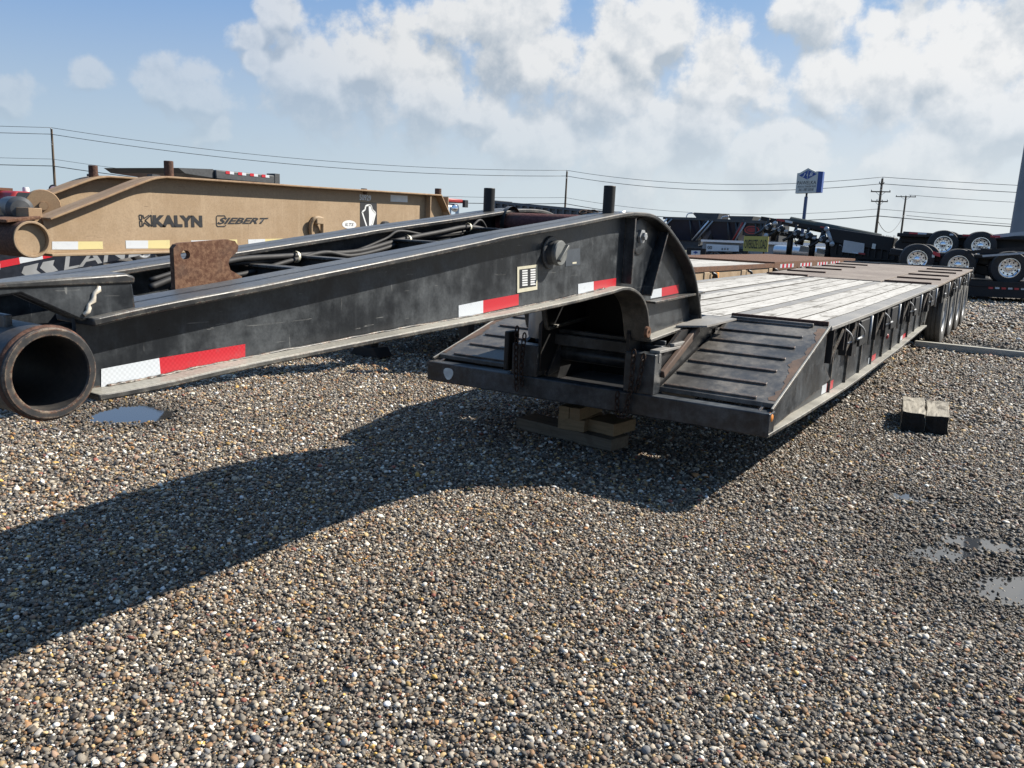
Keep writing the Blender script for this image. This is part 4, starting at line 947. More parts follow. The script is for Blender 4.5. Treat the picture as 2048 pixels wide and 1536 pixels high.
# deck and side of the tan trailer
KXR, KXL = KC+1.29, KC-1.29
kd = lambda y: 1.03+(y-8)*.003
for i in range(8):
    xa = KXR-.10-i*.30; mb = MB(); mb.box(xa, xa-.288, 8.4, 17.3, kd(8), kd(8)+.05); mb.build('deck_plank', M_PLANK, K)
mb = MB(); mb.box(KXR, KXR-.09, 8.35, 17.35, kd(8)-.02, kd(8)+.058); mb.build('edge_rail', M_RUST, K)
mb = MB(); mb.box(KXL, KXL+.09, 8.35, 17.35, kd(8)-.02, kd(8)+.058); mb.build('edge_rail', M_RUST, K)
mb = MB(); mb.box(KXR-.02, KXR-.05, 7.9, 17.0, .55, kd(8)-.021); mb.build('side_web', M_TAN, K)
mb = MB(); mb.box(KXL+.02, KXL+.05, 7.9, 17.0, .55, kd(8)-.021); mb.build('side_web', M_TAN, K)
mb = MB(); mb.box(KXR-.06, KXL+.06, 7.75, 8.35, .50, 1.04); mb.build('deck_nose', M_TAN, K)
mb = MB(); mb.prism([(17.36, .95), (18.0, .95), (26, 1.06), (26, 1.12), (17.36, 1.12)], 'x', KXR, KXL); mb.build('rear_deck_plate', M_RUST, K)
for y in (13.2, 15.2, 17.0, 19.2, 20.9, 22.4):
    mb = MB(); mb.box(KXR+.0, KXR-.15, y, y+.25 if y < 17.5 else y+.12, .58, 1.0); mb.build('side_rib', M_TAN, K, bevel=.01)
    mb = MB(); mb.tube(smooth3([(KXR+.01, y+.35, .98), (KXR+.05, y+.42, .95), (KXR+.03, y+.5, .86), (KXR-.02, y+.44, .84)]), .025, 8); mb.build('lashing_hook', M_DKGREY, K, smooth=True)
mb = MB(); mb.obox((KXR+.02, 13.75, .93), (.05, .10, .12)); mb.build('ratchet_strap', M_STRAP, K, bevel=.01)
for y0 in (17.8, 19.5, 21.2, 22.7):
    for k in range(7):
        mb = MB(); mb.box(KXR+.001, KXR+.003, y0+k*.16, y0+(k+1)*.16-.004, .99, 1.07); mb.build('reflective_tape', (M_TW, M_TR)[k % 2], K)
wp2 = wheel_proto(.48, .25, .29, M_GREYMET, M_RUBBER)
for y in (18.6, 20.0, 21.4, 22.8):
    for xx, rz in ((KXR-.16, 0), (KXR-.50, 0), (KXL+.16, pi), (KXL+.50, pi)): put_wheel(wp2, (xx, y, .48), rz, K)

# ------------------------------------------------------------------ next lowboy in the row: navy neck with silver lettering
LX = -8.6
Lt = thing('lowboy_trailer', 'navy lowboy trailer with silver lettering and chevrons behind the tan gooseneck', 'trailer', (-9.1, 5, 0))
nt_ = [X(u, v, LX)[1:] for u, v in [(-60, 520), (0, 506), (120, 480), (260, 452), (420, 430)]]
nb_ = [(p[0], p[1]-.34) for p in nt_]
for xx in (LX, LX-.95):
    mb = MB(); mb.prism(nt_+list(reversed(nb_)), 'x', xx, xx-.03); o = mb.build('gooseneck_beam', M_NAVY, Lt)
    mb = MB(); mb.strip(nt_, xx+.002, xx-.16, .02); mb.build('top_flange', M_NAVY, o)
    if xx == LX: LN = o
mb = MB(); mb.box(LX-.03, LX-.95, nt_[0][0]+.1, nt_[0][0]+.3, nb_[0][1]+.05, nb_[0][1]+.3); mb.build('nose_crossmember', M_NAVY, Lt)
ll = lambda u, v, d=.002: X(u, v, LX+d)
for k, q in enumerate(([(-60, 546), (0, 539), (0, 527), (-60, 534)], [(0, 536), (40, 528), (38, 515), (0, 522)], [(40, 527), (86, 518), (84, 506), (38, 515)], [(86, 518), (140, 506), (139, 497), (84, 506)])):
    mb = MB(); mb.quad(*[ll(u, v) for u, v in q], th=.001); mb.build('reflective_tape', (M_TW, M_TR)[k % 2], LN)
for pts in ([(77, 526), (73, 540), (85, 549), (55, 554), (43, 546), (48, 533)], [(109, 520), (106, 530), (116, 541), (94, 547), (80, 536), (86, 524)]):
    mb = MB(); mb.add([ll(*q) for q in pts], [tuple(range(6))]); mb.build('chevron', M_GRAD, LN)
text('LANDOLL', [ll(u, v) for u, v in ((128, 541), (400, 488), (404, 456), (132, 510))], M_GRAD, 'lettering', LN, bold=.015)
mb = MB(); mb.box(-7.85, -10.3, nt_[-1][0]+.1, 22, .7, .95); mb.build('deck', M_DKGREY, Lt)
mb = MB(); mb.prism([(nt_[-1][0]-.3, nb_[-1][1]), (nt_[-1][0]-.3, nt_[-1][1]), (nt_[-1][0]+.3, .95), (nt_[-1][0]+.3, .7)], 'x', LX, LX-.98); mb.build('neck_root', M_NAVY, Lt)
wp3 = wheel_proto(.48, .25, .29, M_GREYMET, M_RUBBER)
for y in (17, 18.4, 19.8):
    for xx, rz in ((-8.0, 0), (-10.14, pi)): put_wheel(wp3, (xx, y, .48), rz, Lt)
mb = MB(); mb.box(-8.9, -9.3, 7.5, 7.7, .01, .7); mb.build('landing_leg', M_NAVY, Lt)

# ------------------------------------------------------------------ far trailers, trucks and signs
def beam_between(p, q, w, h, name, mat, parent, bevel=0):
    mb = MB(); mb.bar(p, q, w, h); return mb.build(name, mat, parent, bevel=bevel)
def tape_run(parent, p, q, h, n, off=(0, -.003, 0), m0=0):
    p, q = Vector(p), Vector(q)
    for k in range(n):
        if k % 3 == 2: continue
        a = p.lerp(q, k/n); c = p.lerp(q, (k+1)/n); o = Vector(off)
        mb = MB(); mb.add([a+o, c+o, c+o+Vector((0, 0, h)), a+o+Vector((0, 0, h))], [(0, 1, 2, 3)]); mb.build('reflective_tape', (M_TR, M_TW)[(k % 3+m0) % 2], parent)

# flatbed stacked high behind the tan neck
FB = thing('flatbed_trailer', 'dark flatbed trailer with red and white tape showing above the tan gooseneck', 'trailer', (-15, 12, 0))
a = X(430, 342, -14); c = X(553, 346, -14)
y0_, y1_ = X(360, 340, -14)[1], c[1]+.05
mb = MB(); mb.box(-14, -16.6, a[1]+.02, y1_, 2.28, 2.46); o = mb.build('deck', M_DKGREY, FB, bevel=.02)
mb = MB(); mb.prism([(a[1], 2.30), (a[1], 2.47), (y0_, 2.43), (y0_+.15, 2.34)], 'x', -14.05, -16.5); mb.build('beaver_nose', M_DKGREY, FB)
mb = MB(); mb.box(-13.95, -14.2, a[1]-.2, y1_-.12, 2.12, 2.27); mb.build('side_rail', M_BLK2, FB)
mb = MB(); mb.box(-13.99, -14.25, y1_-.10, y1_+.03, 2.02, 2.50); mb.build('end_post', M_DKGREY, FB)
tape_run(FB, (-13.995, a[1]+.25, 2.40), (-13.995, y1_-.25, 2.40), .055, 11, (.002, 0, 0))
for yy in (9.6, 11.8):
    for xx in (-14.3, -16.3):
        mb = MB(); mb.box(xx-.08, xx+.08, yy, yy+.16, 0, 2.28); mb.build('stand_leg', M_DKGREY, FB)

# red truck roof at the left
RT = thing('truck', 'red truck with white roof beacon and work lamp far behind the tan nose', 'truck', (-24.5, 11, 0))
p = X(45, 392, -24.5); yc = p[1]
mb = MB(); mb.prism([(yc-1.1, .6), (yc+1.1, .6), (yc+1.1, 1.8), (yc+.9, 1.98), (yc-.7, 1.98), (yc-1.1, 1.4)], 'x', -23.5, -25.4); mb.build('cab', M_RED, RT, bevel=.08)
mb = MB(); mb.box(-23.5, -25.4, yc+1.0, yc+4, .7, 1.5); mb.build('bed', M_RED, RT, bevel=.05)
mb = MB(); mb.prism([(yc-.9, 1.45), (yc+.6, 1.45), (yc+.5, 1.95), (yc-.62, 1.95)], 'x', -23.49, -23.485); mb.build('side_window', M_GLASS, RT)
mb = MB(); mb.lathe([(0, .13), (.07, .13), (.085, .10), (.085, 0)], (-24.2, yc-.05, 1.98), (0, 0, 1), 14); mb.build('beacon', M_WHITE, RT, smooth='auto')
mb = MB(); mb.lathe([(0, .02), (.10, .02), (.13, .0), (.12, -.16), (0, -.18)], (-24.0, yc+.62, 2.10), (.8, -.6, 0), 14); mb.build('work_lamp', M_INK, RT, smooth='auto')
mb = MB(); mb.lathe([(0, .026), (.085, .024)], (-24.0, yc+.62, 2.10), (.8, -.6, 0), 14); mb.build('lamp_lens', M_WHITE, RT, smooth=True)
mb = MB(); mb.box(-24.3, -25, yc-.95, yc-.35, 1.985, 2.06); mb.build('roof_rack', M_RUST, RT)
wp4 = wheel_proto(.45, .25, .27, M_GREYMET, M_RUBBER)
for yy in (yc-.6, yc+3.0):
    for xx, rz in ((-23.55, 0), (-25.35, pi)): put_wheel(wp4, (xx, yy, .45), rz, RT)

# pale truck nose behind the tan trailer's tail
PT = thing('truck', 'white and blue truck with round mirror peeking past the tan neck', 'truck', (-17, 19, 0))
a = X(905, 404, -16); c = X(921, 432, -16)
mb = MB(); mb.box(-16, -18.2, a[1]-.3, c[1]+.0, .7, 2.25); mb.build('cab', plain('pale_blue_paint', (.33, .42, .52), .4), PT, bevel=.12)
mb = MB(); mb.box(-15.95, -18.25, a[1]-.3, c[1]+.06, 2.28, 2.40); mb.build('visor', M_RED, PT, bevel=.03)
mb = MB(); mb.lathe([(.10, .0), (.12, .02), (.10, .04), (0, .045)], (-15.93, a[1]+.02, 2.10), (.8, -.6, 0), 18); mb.build('mirror', M_CHROME, PT, smooth=True)
mb = MB(); mb.box(-15.9, -15.8, c[1]-.05, c[1]+.12, 2.15, 2.38); mb.build('marker_lamp', M_INK, PT)
for yy in (a[1]-.1, a[1]+.5):
    for xx, rz in ((-16.1, 0), (-18.1, pi)): put_wheel(wp4, (xx, yy, .45), rz, PT)

# ribbed dump trailer
DT = thing('dump_trailer', 'grey ribbed dump trailer body seen over the winch tube', 'trailer', (-26, 45, 0))
a = Y(985, 402, 45); c = Y(1225, 424, 45)
a, c = Vector(a), Vector(c)
ang = atan2(0, 1)
mb = MB(); mb.add([(a.x, 45, 1.1), (c.x, 45, 1.1), (c.x, 45, c.z), (a.x, 45, a.z), (a.x, 47.4, 1.1), (c.x, 47.4, 1.1), (c.x, 47.4, c.z), (a.x, 47.4, a.z)], [(0, 1, 2, 3), (5, 4, 7, 6), (4, 0, 3, 7), (1, 5, 6, 2), (0, 4, 5, 1), (3, 2, 6, 7)])
mb.build('body', M_GREYPAINT, DT)
for k in range(17):
    t_ = (k+.4)/17; x = a.x+(c.x-a.x)*t_; z = a.z+(c.z-a.z)*t_
    mb = MB(); mb.box(x, x+.14, 44.86, 44.999, 1.25, z-.12); mb.build('side_rib', M_GREYPAINT, DT)
mb = MB(); mb.bar((a.x, 44.93, a.z-.06), (c.x, 44.93, c.z-.06), .13, .16); mb.build('top_rail', M_GREYPAINT, DT)
mb = MB(); mb.box(a.x, c.x, 44.88, 44.999, 1.10, 1.24); mb.build('bottom_rail', M_GREYPAINT, DT)
mb = MB(); mb.bar((a.x, 44.9, 2.1), (c.x, 44.9, 2.0), .10, .10); mb.build('mid_rail', M_GREYPAINT, DT)
mb = MB(); mb.box(a.x-.35, a.x-.02, 44.9, 47.4, 1.6, a.z+.06); mb.build('headboard', M_DKGREY, DT)
wp5 = wheel_proto(.5, .28, .29, M_GREYMET, M_RUBBER)
for x in (-24.2, -25.6):
    put_wheel(wp5, (x, 45.2, .5), -pi/2, DT); put_wheel(wp5, (x, 47.2, .5), pi/2, DT)
mb = MB(); mb.box(a.x+.3, a.x+.5, 45.2, 45.4, 0, 1.1); mb.build('landing_leg', M_DKGREY, DT)

# bottom-dump hoppers
def hopper(u0, u1, vtop, y, mat, label, tarp, strut_m, logo=False, ub=None):
    a = Vector(Y(u0, vtop, y)); c = Vector(Y(u1, vtop+(u1-u0)*.03, y)); W_ = c.x-a.x; zt = (a.z+c.z)/2
    t_ = thing('bottom_dump_trailer', label, 'trailer', (a.x+W_/2, y, 0), 'bottom dump trailers in the far row')
    def body(ya, yb):
        mb = MB(); z0 = zt-1.35
        top = [(a.x, ya, a.z-.0), (c.x, ya, c.z), (c.x, yb, c.z), (a.x, yb, a.z)]; m1, m2 = a.x+W_*.22, c.x-W_*.22
        bt = [(m1, ya+.4, z0), (m2, ya+.4, z0), (m2, yb-.4, z0), (m1, yb-.4, z0)]
        mb.add(top+bt, [(0, 1, 2, 3), (7, 6, 5, 4), (0, 4, 5, 1), (1, 5, 6, 2), (2, 6, 7, 3), (3, 7, 4, 0)]); return mb
    body(y, y+2.4).build('hopper', mat, t_)
    mb = MB(); mb.bar((a.x-.1, y-.03, a.z), (c.x+.1, y-.03, c.z), .12, .16); mb.build('top_rail', M_DKGREY, t_)
    for k, (s0, s1) in enumerate(((.02, -.38), (.14, -.26))):
        mb = MB(); mb.tube([(a.x+W_*(s0+.05), y-.08, a.z-.05), (a.x+W_*s1, y-.08, a.z-1.25)], .055, 8); mb.build('strut', strut_m if k == 0 else M_GREYMET, t_, smooth=True)
    for s0, s1 in ((.98, .78), (.85, .95), (.62, .70)):
        mb = MB(); mb.tube([(a.x+W_*s0, y-.05, a.z-.1), (a.x+W_*s1, y-.02, a.z-1.2)], .045, 8); mb.build('strut', M_DKGREY, t_, smooth=True)
    mb = MB(); mb.box(a.x-W_*.45, c.x+W_*.25, y+.3, y+2.0, zt-1.95, zt-1.65); mb.build('frame', M_DKGREY, t_)
    mb = MB(); mb.box(a.x+W_*.2, c.x-W_*.2, y+.5, y+1.9, zt-1.66, zt-1.33); mb.build('gate', M_DKGREY, t_)
    if tarp:
        ta, tb = Vector(Y(tarp[0], tarp[2], y+.5)), Vector(Y(tarp[1], tarp[2]+1, y+.5))
        mb = MB(); mb.prism([(ta.x, ta.z), (tb.x, tb.z), (tb.x-.12, tb.z-.42), (ta.x+.3, ta.z-.30)], 'y', y+.2, y+2.2); mb.build('tarp_box', M_DKGREY, t_)
        mb = MB(); mb.tube(smooth3([(ta.x+.1, y+.1, ta.z-.02), (ta.x-.25, y+.1, ta.z-.08), (ta.x-.35, y+.1, a.z)]), .035, 8); mb.build('tarp_arm', M_ALU, t_, smooth=True)
    if logo:
        cx, cz = Y(1504, 460, y+.1)[0], Y(1504, 460, y+.1)[2]; mb = MB()
        for (r1, r2, m_) in ((.42, .35, 0),):
            n_ = 32
            vs = [(cx+r*cos(2*pi*k/n_)*1.0, y+.10+.0, cz+r*.52*sin(2*pi*k/n_)) for r in (r1, r2) for k in range(n_)]
            mb.add([(q[0], y+.05, q[2]) for q in vs], [(k, (k+1) % n_, n_+(k+1) % n_, n_+k) for k in range(n_)])
        mb.build('oval_emblem', M_EMBLEM, t_)
        mb = MB(); mb.box(cx-.5, cx+.5, y+.06, y+.5, cz-.30, cz+.30); mb.build('emblem_panel', M_HOPK, t_)
        mb = MB(); mb.add([(cx+.29*cos(q), y+.052, cz+.13*sin(q)) for q in np.linspace(0, 2*pi, 29)[:-1]], [tuple(range(28))]); mb.build('emblem_band', M_RED, t_)
    for x in (c.x-.2, c.x+.9 if not logo else c.x-1.3):
        put_wheel(wp5, (x, y+.4, .5), -pi/2, t_); put_wheel(wp5, (x, y+2.0, .5), pi/2, t_)
    mb = MB(); mb.box(a.x-W_*.4, a.x-W_*.4+.15, y+.5, y+.65, 0, zt-1.65); mb.build('landing_leg', M_DKGREY, t_)
    return t_
M_HOP = plain('hopper_navy', (.010, .016, .034), .35); M_HOPK = plain('hopper_black', (.018, .018, .02), .45)
hopper(1330, 1412, 436, 50, M_HOP, 'navy bottom dump trailer with pale struts just past the black arch', (1388, 1442, 426), M_ALU)
hopper(1414, 1483, 440, 49, M_HOP, 'dark bottom dump trailer with one long pale strut and tarp box', (1458, 1510, 432), M_ALU)
hopper(1484, 1530, 443, 46, M_HOPK, 'black bottom dump trailer with a red oval emblem above the yellow board', (1534, 1592, 437), M_RED, logo=True)

# another dark dump body closing the row behind the hoppers
ED = thing('dump_trailer', 'black ribbed dump trailer filling the row behind the bottom dumps', 'trailer', (-18, 55, 0))
a, c = Vector(Y(1335, 441, 55)), Vector(Y(1560, 450, 55))
mb = MB(); mb.add([(a.x, 55, .9), (c.x, 55, .9), (c.x, 55, c.z), (a.x, 55, a.z), (a.x, 57.4, .9), (c.x, 57.4, .9), (c.x, 57.4, c.z), (a.x, 57.4, a.z)], [(0, 1, 2, 3), (5, 4, 7, 6), (4, 0, 3, 7), (1, 5, 6, 2), (0, 4, 5, 1), (3, 2, 6, 7)]); mb.build('body', M_HOPK, ED)
for k in range(11):
    q = a.lerp(c, (k+.5)/11); mb = MB(); mb.box(q.x, q.x+.16, 54.86, 54.999, 1.0, q.z-.1); mb.build('side_rib', M_HOPK, ED)
mb = MB(); mb.bar((a.x, 54.93, a.z-.06), (c.x, 54.93, c.z-.06), .13, .16); mb.build('top_rail', M_DKGREY, ED)
for x in (c.x-1.0, c.x-2.4):
    put_wheel(wp5, (x, 55.2, .5), -pi/2, ED); put_wheel(wp5, (x, 57.2, .5), pi/2, ED)
mb = MB(); mb.box(a.x+.5, a.x+.7, 55.3, 55.5, 0, .9); mb.build('landing_leg', M_DKGREY, ED)

# aluminium trailer standing low behind
AT = thing('aluminium_trailer', 'bright aluminium trailer with white numbered panel behind the yellow board', 'trailer', (-13, 42, 0))
a, c = Vector(Y(1402, 479, 42)), Vector(Y(1655, 487, 42))
mb = MB(); mb.add([(a.x, 42, a.z-.10), (c.x, 42, c.z-.16), (c.x, 42, c.z), (a.x, 42, a.z), (a.x, 44, a.z-.10), (c.x, 44, c.z-.16), (c.x, 44, c.z), (a.x, 44, a.z)], [(0, 1, 2, 3), (5, 4, 7, 6), (4, 0, 3, 7), (1, 5, 6, 2), (0, 4, 5, 1), (3, 2, 6, 7)]); mb.build('upper_rail', M_ALU, AT)
mb = MB(); mb.lathe([(0, 0), (.22, .02), (.25, .1), (.25, 2.6), (.22, 2.7), (0, 2.72)], Y(1548, 500, 41.6), (1, 0, 0), 20); mb.build('fuel_tank', M_ALU, AT, smooth='auto')
q = [Y(u, v, 41.9) for u, v in ((1413, 502), (1478, 503), (1478, 491), (1413, 488))]
mb = MB(); mb.quad(*q, th=.03); pn = mb.build('number_panel', M_WHITE, AT)
text('00', [Y(u, v, 41.85) for u, v in ((1415, 498), (1424, 498.5), (1424, 492), (1415, 491.5))], M_INK, 'lettering', pn, bold=.01)
text('8 8 8', [Y(u, v, 41.85) for u, v in ((1443, 500), (1457, 500), (1457, 496), (1443, 496))], M_INK, 'lettering', pn, bold=.01)
mb = MB(); mb.box(a.x, c.x, 42.3, 43.6, .75, a.z-.11); mb.build('chassis', M_GREYMET, AT)
for x in (a.x+.8, a.x+2.1, c.x-1):
    put_wheel(wp5, (x, 42.2, .5), -pi/2, AT); put_wheel(wp5, (x, 43.8, .5), pi/2, AT)
q = [Y(u, v, 40) for u, v in ((1382, 512), (1400, 512), (1401, 501), (1383, 501))]
MF = thing('mud_flap', 'small white mud flap with blue diamond emblem behind the tan deck', 'mud flap', (q[0][0]+.2, 40.02, 0))
mb = MB(); mb.quad(*q, th=.02); mb.build('flap', M_WHITE, MF)
cx, cz = (q[0][0]+q[1][0])/2, (q[0][2]+q[2][2])/2+.04
mb = MB(); mb.add([(cx-.13, 39.97, cz), (cx, 39.97, cz-.07), (cx+.13, 39.97, cz), (cx, 39.97, cz+.07)], [(0, 1, 2, 3)]); mb.build('diamond_emblem', M_BLUE, MF)
mb = MB(); mb.box(cx-.5, cx+.5, 40.03, 40.09, 0, q[2][2]+.1); mb.build('hanger', M_BLK2, MF)

# black step-deck with a folded trailer riding on it
LD = thing('step_deck_trailer', 'low black step-deck with tape along its rail carrying the folded axle trailer', 'trailer', (-8, 34, 0))
a, c = Vector(Y(1470, 512, 34)), Vector(Y(1800, 524, 34))
def slab(parent, name, a, c, h, y0, y1, mat):
    mb = MB(); mb.add([(a.x, y0, a.z-h), (c.x, y0, c.z-h), (c.x, y0, c.z), (a.x, y0, a.z), (a.x, y1, a.z-h), (c.x, y1, c.z-h), (c.x, y1, c.z), (a.x, y1, a.z)], [(0, 1, 2, 3), (5, 4, 7, 6), (4, 0, 3, 7), (1, 5, 6, 2), (0, 4, 5, 1), (3, 2, 6, 7)]); return mb.build(name, mat, parent)
slab(LD, 'deck', a, c, .28, 34, 36.4, M_BLK2)
for k in range(9):
    s0 = a.lerp(c, .12+k*.09); s1 = a.lerp(c, .12+k*.09+.035)
    mb = MB(); mb.add([(s0.x, 33.995, s0.z-.17), (s1.x, 33.995, s1.z-.17), (s1.x, 33.995, s1.z-.07), (s0.x, 33.995, s0.z-.07)], [(0, 1, 2, 3)]); mb.build('reflective_tape', (M_TW, M_TR, M_TR)[k % 3], LD)
for t_ in (.1, .45, .6, .75, .9):
    p = a.lerp(c, t_); put_wheel(wp5, (p.x, 34.25, .42), -pi/2, LD); put_wheel(wp5, (p.x, 36.1, .42), pi/2, LD)

OV = thing('oversize_load_sign', 'yellow OVERSIZE LOAD board with black letters at the step-deck end', 'sign', (-9.7, 33.3, 0))
q = [Y(u, v, 33.2) for u, v in ((1486, 502), (1535, 504), (1537, 473), (1488, 472))]
mb = MB(); mb.quad(*q, th=-.03); bd = mb.build('board', M_YELLOW, OV)
text('OVERSIZE LOAD', [Y(u, v, 33.19) for u, v in ((1488.5, 496.5), (1533, 498), (1534, 479.5), (1489.5, 479))], M_INK, 'lettering', bd, bold=.012)
for u in (1495, 1528):
    p = Y(u, 500, 33.26); mb = MB(); mb.box(p[0]-.03, p[0]+.03, 33.24, 33.30, 0, p[2]+.5); mb.build('sign_post', M_BLK2, OV)

# folded gooseneck and axle group on the step-deck
AX = thing('axle_trailer', 'folded black axle trailer full of suspension arms riding on the step-deck', 'trailer', (-7.5, 34.5, 0))
yv = 34.9
P = lambda u, v, d=0: Y(u, v, yv+d)
mb = MB(); mb.tube([P(1580, 443), P(1760, 478)], .20, 18); mb.build('spine_tube', plain('olive_black', (.030, .032, .022), .45), AX, smooth='auto')
beam_between(P(1525, 437), P(1672, 462), .5, .16, 'upper_frame', M_BLK2, AX)
beam_between(P(1530, 462), P(1700, 492), .4, .14, 'lower_frame', M_BLK2, AX)
beam_between(P(1660, 470), P(1790, 490), .9, .55, 'chassis', M_BLK2, AX, .04)
mb = MB(); mb.quad(P(1684, 504, -.5), P(1727, 509, -.5), P(1729, 487, -.5), P(1688, 480, -.5), -.03); mb.build('tool_box_lid', M_SILVERGREY, AX)
mb = MB(); mb.quad(P(1743, 497, -.5), P(1750, 498, -.5), P(1752, 488, -.5), P(1745, 487, -.5), -.02); mb.build('notice_plate', M_SIGNW, AX)
for i, (u, v) in enumerate(((1532, 452), (1556, 456), (1588, 464), (1612, 470), (1640, 476))):
    mb = MB(); mb.tube(smooth3([P(u+6, v-14, -.3), P(u+2, v-2, -.35), P(u-6, v+8, -.35), P(u-22, v+17, -.3)]), .06, 8); mb.build('trailing_arm', M_PIPE, AX, smooth=True)
    p = P(u+8, v+2, -.4); mb = MB(); mb.lathe([(0, -.10), (.11, -.10), (.13, -.05), (.11, 0), (.13, .05), (.11, .10), (0, .1)], p, (0, -1, .1), 14); mb.build('air_spring', M_HOSE, AX, smooth=True)
    p = P(u+2, v+4, -.5); mb = MB(); mb.lathe([(.03, -.02), (.055, -.02), (.055, .03), (.03, .03)], p, (.2, -1, .1), 12, True); mb.build('bush', M_SILVERGREY, AX, smooth=True)
    mb = MB(); mb.tube([P(u-2, v+1, -.45), P(u+10, v-5, -.45)], .035, 6); mb.build('shock_absorber', M_ALU, AX, smooth=True)
    p = P(u+16, v+6, -.42); mb = MB(); mb.obox(p, (.16, .1, .10)); mb.build('valve_block', M_SILVERGREY, AX, bevel=.02)
for u, v0, v1 in ((1583, 462, 513), (1628, 470, 515), (1552, 456, 480), (1606, 466, 490), (1660, 474, 518), (1700, 486, 519)):
    mb = MB(); A, B = P(u, v0, -.15), P(u-6, v1, -.15); mb.tube([A, B], .12, 10); mb.build('stand_post', M_BLK2, AX, smooth=True)
mb = MB(); mb.tube([P(1655, 462, -.45), P(1664, 486, -.45)], .075, 10); mb.build('lift_cylinder', M_SILVERGREY, AX, smooth=True)
mb = MB(); mb.tube([P(1648, 466, -.4), P(1656, 498, -.4)], .06, 10); mb.build('lift_cylinder', M_PIPE, AX, smooth=True)
for u, v in ((1653, 458), (1664, 488), (1550, 447), (1532, 471)):
    mb = MB(); mb.lathe([(0, .06), (.09, .05), (.10, 0)], P(u, v, -.55), (0, -1, 0), 12); mb.build('pin_cap', M_SILVERGREY, AX, smooth=True)
for q, m_ in (([(1553, 441), (1568, 444), (1569, 440), (1554, 437)], M_RED), ([(1570, 444), (1584, 447), (1585, 443), (1571, 440)], M_TW), ([(1640, 455), (1655, 458), (1655, 455), (1641, 452)], M_RED), ([(1705, 506), (1716, 508), (1716, 505), (1705, 503)], M_TW), ([(1717, 508), (1730, 510), (1730, 506), (1717, 505)], M_RED)):
    mb = MB(); mb.quad(*[P(u, v, -.52) for u, v in q], th=-.01); mb.build('reflective_tape', m_, AX)
mb = MB(); mb.quad(P(1598, 503, .5), P(1624, 505, .5), P(1622, 495, .5), P(1601, 491, .5), -.03); mb.build('mud_guard', M_SILVERGREY, AX)
mb = MB(); mb.quad(P(1633, 506, .5), P(1652, 509, .5), P(1650, 499, .5), P(1634, 496, .5), -.03); mb.build('mud_guard', M_WHITE, AX)
mb = MB(); mb.prism([P(u, v)[::2] for u, v in ((1662, 482), (1690, 476), (1785, 490), (1800, 503), (1800, 523), (1664, 517))], 'y', yv-.35, yv+1.3); mb.build('chassis', M_BLK2, AX, bevel=.03)
for u in np.arange(1672, 1790, 13.):
    mb = MB(); c_ = P(u, 500+(u-1672)*.08, -.42); mb.obox(c_, (.05, .1, .34)); mb.build('chassis_rib', M_BLK2, AX)
random.seed(5)
for k in range(14):
    u = random.uniform(1540, 1760); v = 462+(u-1540)*.14+random.uniform(-8, 14)
    mb = MB(); mb.tube(smooth3([P(u, v, -.3), P(u+random.uniform(2, 8), v+random.uniform(-8, 8), -.4), P(u+random.uniform(6, 16), v+random.uniform(-4, 12), -.3)]), random.uniform(.015, .03), 6); mb.build('air_line', random.choice([M_HOSE, M_PIPE, M_GREYMET]), AX, smooth=True)
for k in range(9):
    u = 1690+k*11+random.uniform(-3, 3); v = 471+(u-1690)*.17
    mb = MB(); mb.obox(P(u, v, random.uniform(-.2, .4)), (random.uniform(.12, .4), .4, random.uniform(.12, .3)), Matrix.Rotation(random.uniform(-.3, .3), 3, 'Y')); mb.build('chassis_fitting', M_BLK2, AX, bevel=.03)

# right: low deck carrying a tandem trailer, another stacked behind
LW = thing('low_deck_trailer', 'long low black deck with red and white tape under the stacked tandem trailer', 'trailer', (0, 29, 0))
a, c = Vector(Y(1930, 560, 29)), Vector(Y(2300, 577, 29))
slab(LW, 'deck', a, c, .16, 28.9, 31.4, M_BLK2)
slab(LW, 'side_beam', Vector((a.x, 0, a.z-.17)), Vector((c.x, 0, c.z-.17)), .30, 28.93, 31.37, M_BLK2)
for k in range(8):
    u = 1977+k*26; v = 575.5+k*.9
    for j, m_ in enumerate((M_TR, M_TW)):
        mb = MB(); mb.quad(*[Y(u+j*13+du, v+dv, 28.92) for du, dv in ((0, 2.2), (9, 2.6), (9, -1.4), (0, -1.8))], th=.004); mb.build('reflective_tape', m_, LW)
for x in (a.x+.4, 3.0):
    mb = MB(); mb.box(x, x+.3, 29.1, 31.2, 0, .28); mb.build('stand_block', M_BLK2, LW)

wp6 = wheel_proto(.50, .27, .29, M_CHROME, M_RUBBER)
def tandem(label, frame_pts, wheels, y, yo, left_end, group, sup):
    t_ = thing('tandem_trailer', label, 'trailer', (frame_pts[0][0], y, 0), group)
    for p, q, w, h in frame_pts[1:]:
        beam_between(Y(*p, y+.9), Y(*q, y+.9), w, h, 'frame_beam', M_BLK2, t_, .03)
    for u, v in wheels:
        c_ = Y(u, v, y)
        put_wheel(wp6, (c_[0], c_[1]+.10, c_[2]), -pi/2+radians(12), t_); put_wheel(wp6, (c_[0]-.08, c_[1]+.45, c_[2]), -pi/2+radians(12), t_)
        put_wheel(wp6, (c_[0], c_[1]+2.2, c_[2]), pi/2, t_)
        mb = MB(); mb.tube([(c_[0], c_[1]+.1, c_[2]), (c_[0], c_[1]+2.3, c_[2])], .08, 10); mb.build('axle', M_BLK2, t_, smooth=True)
        bz_ = sup(c_[0])
    return t_
deckz = lambda x: a.z+(c.z-a.z)*(x-a.x)/(c.x-a.x)
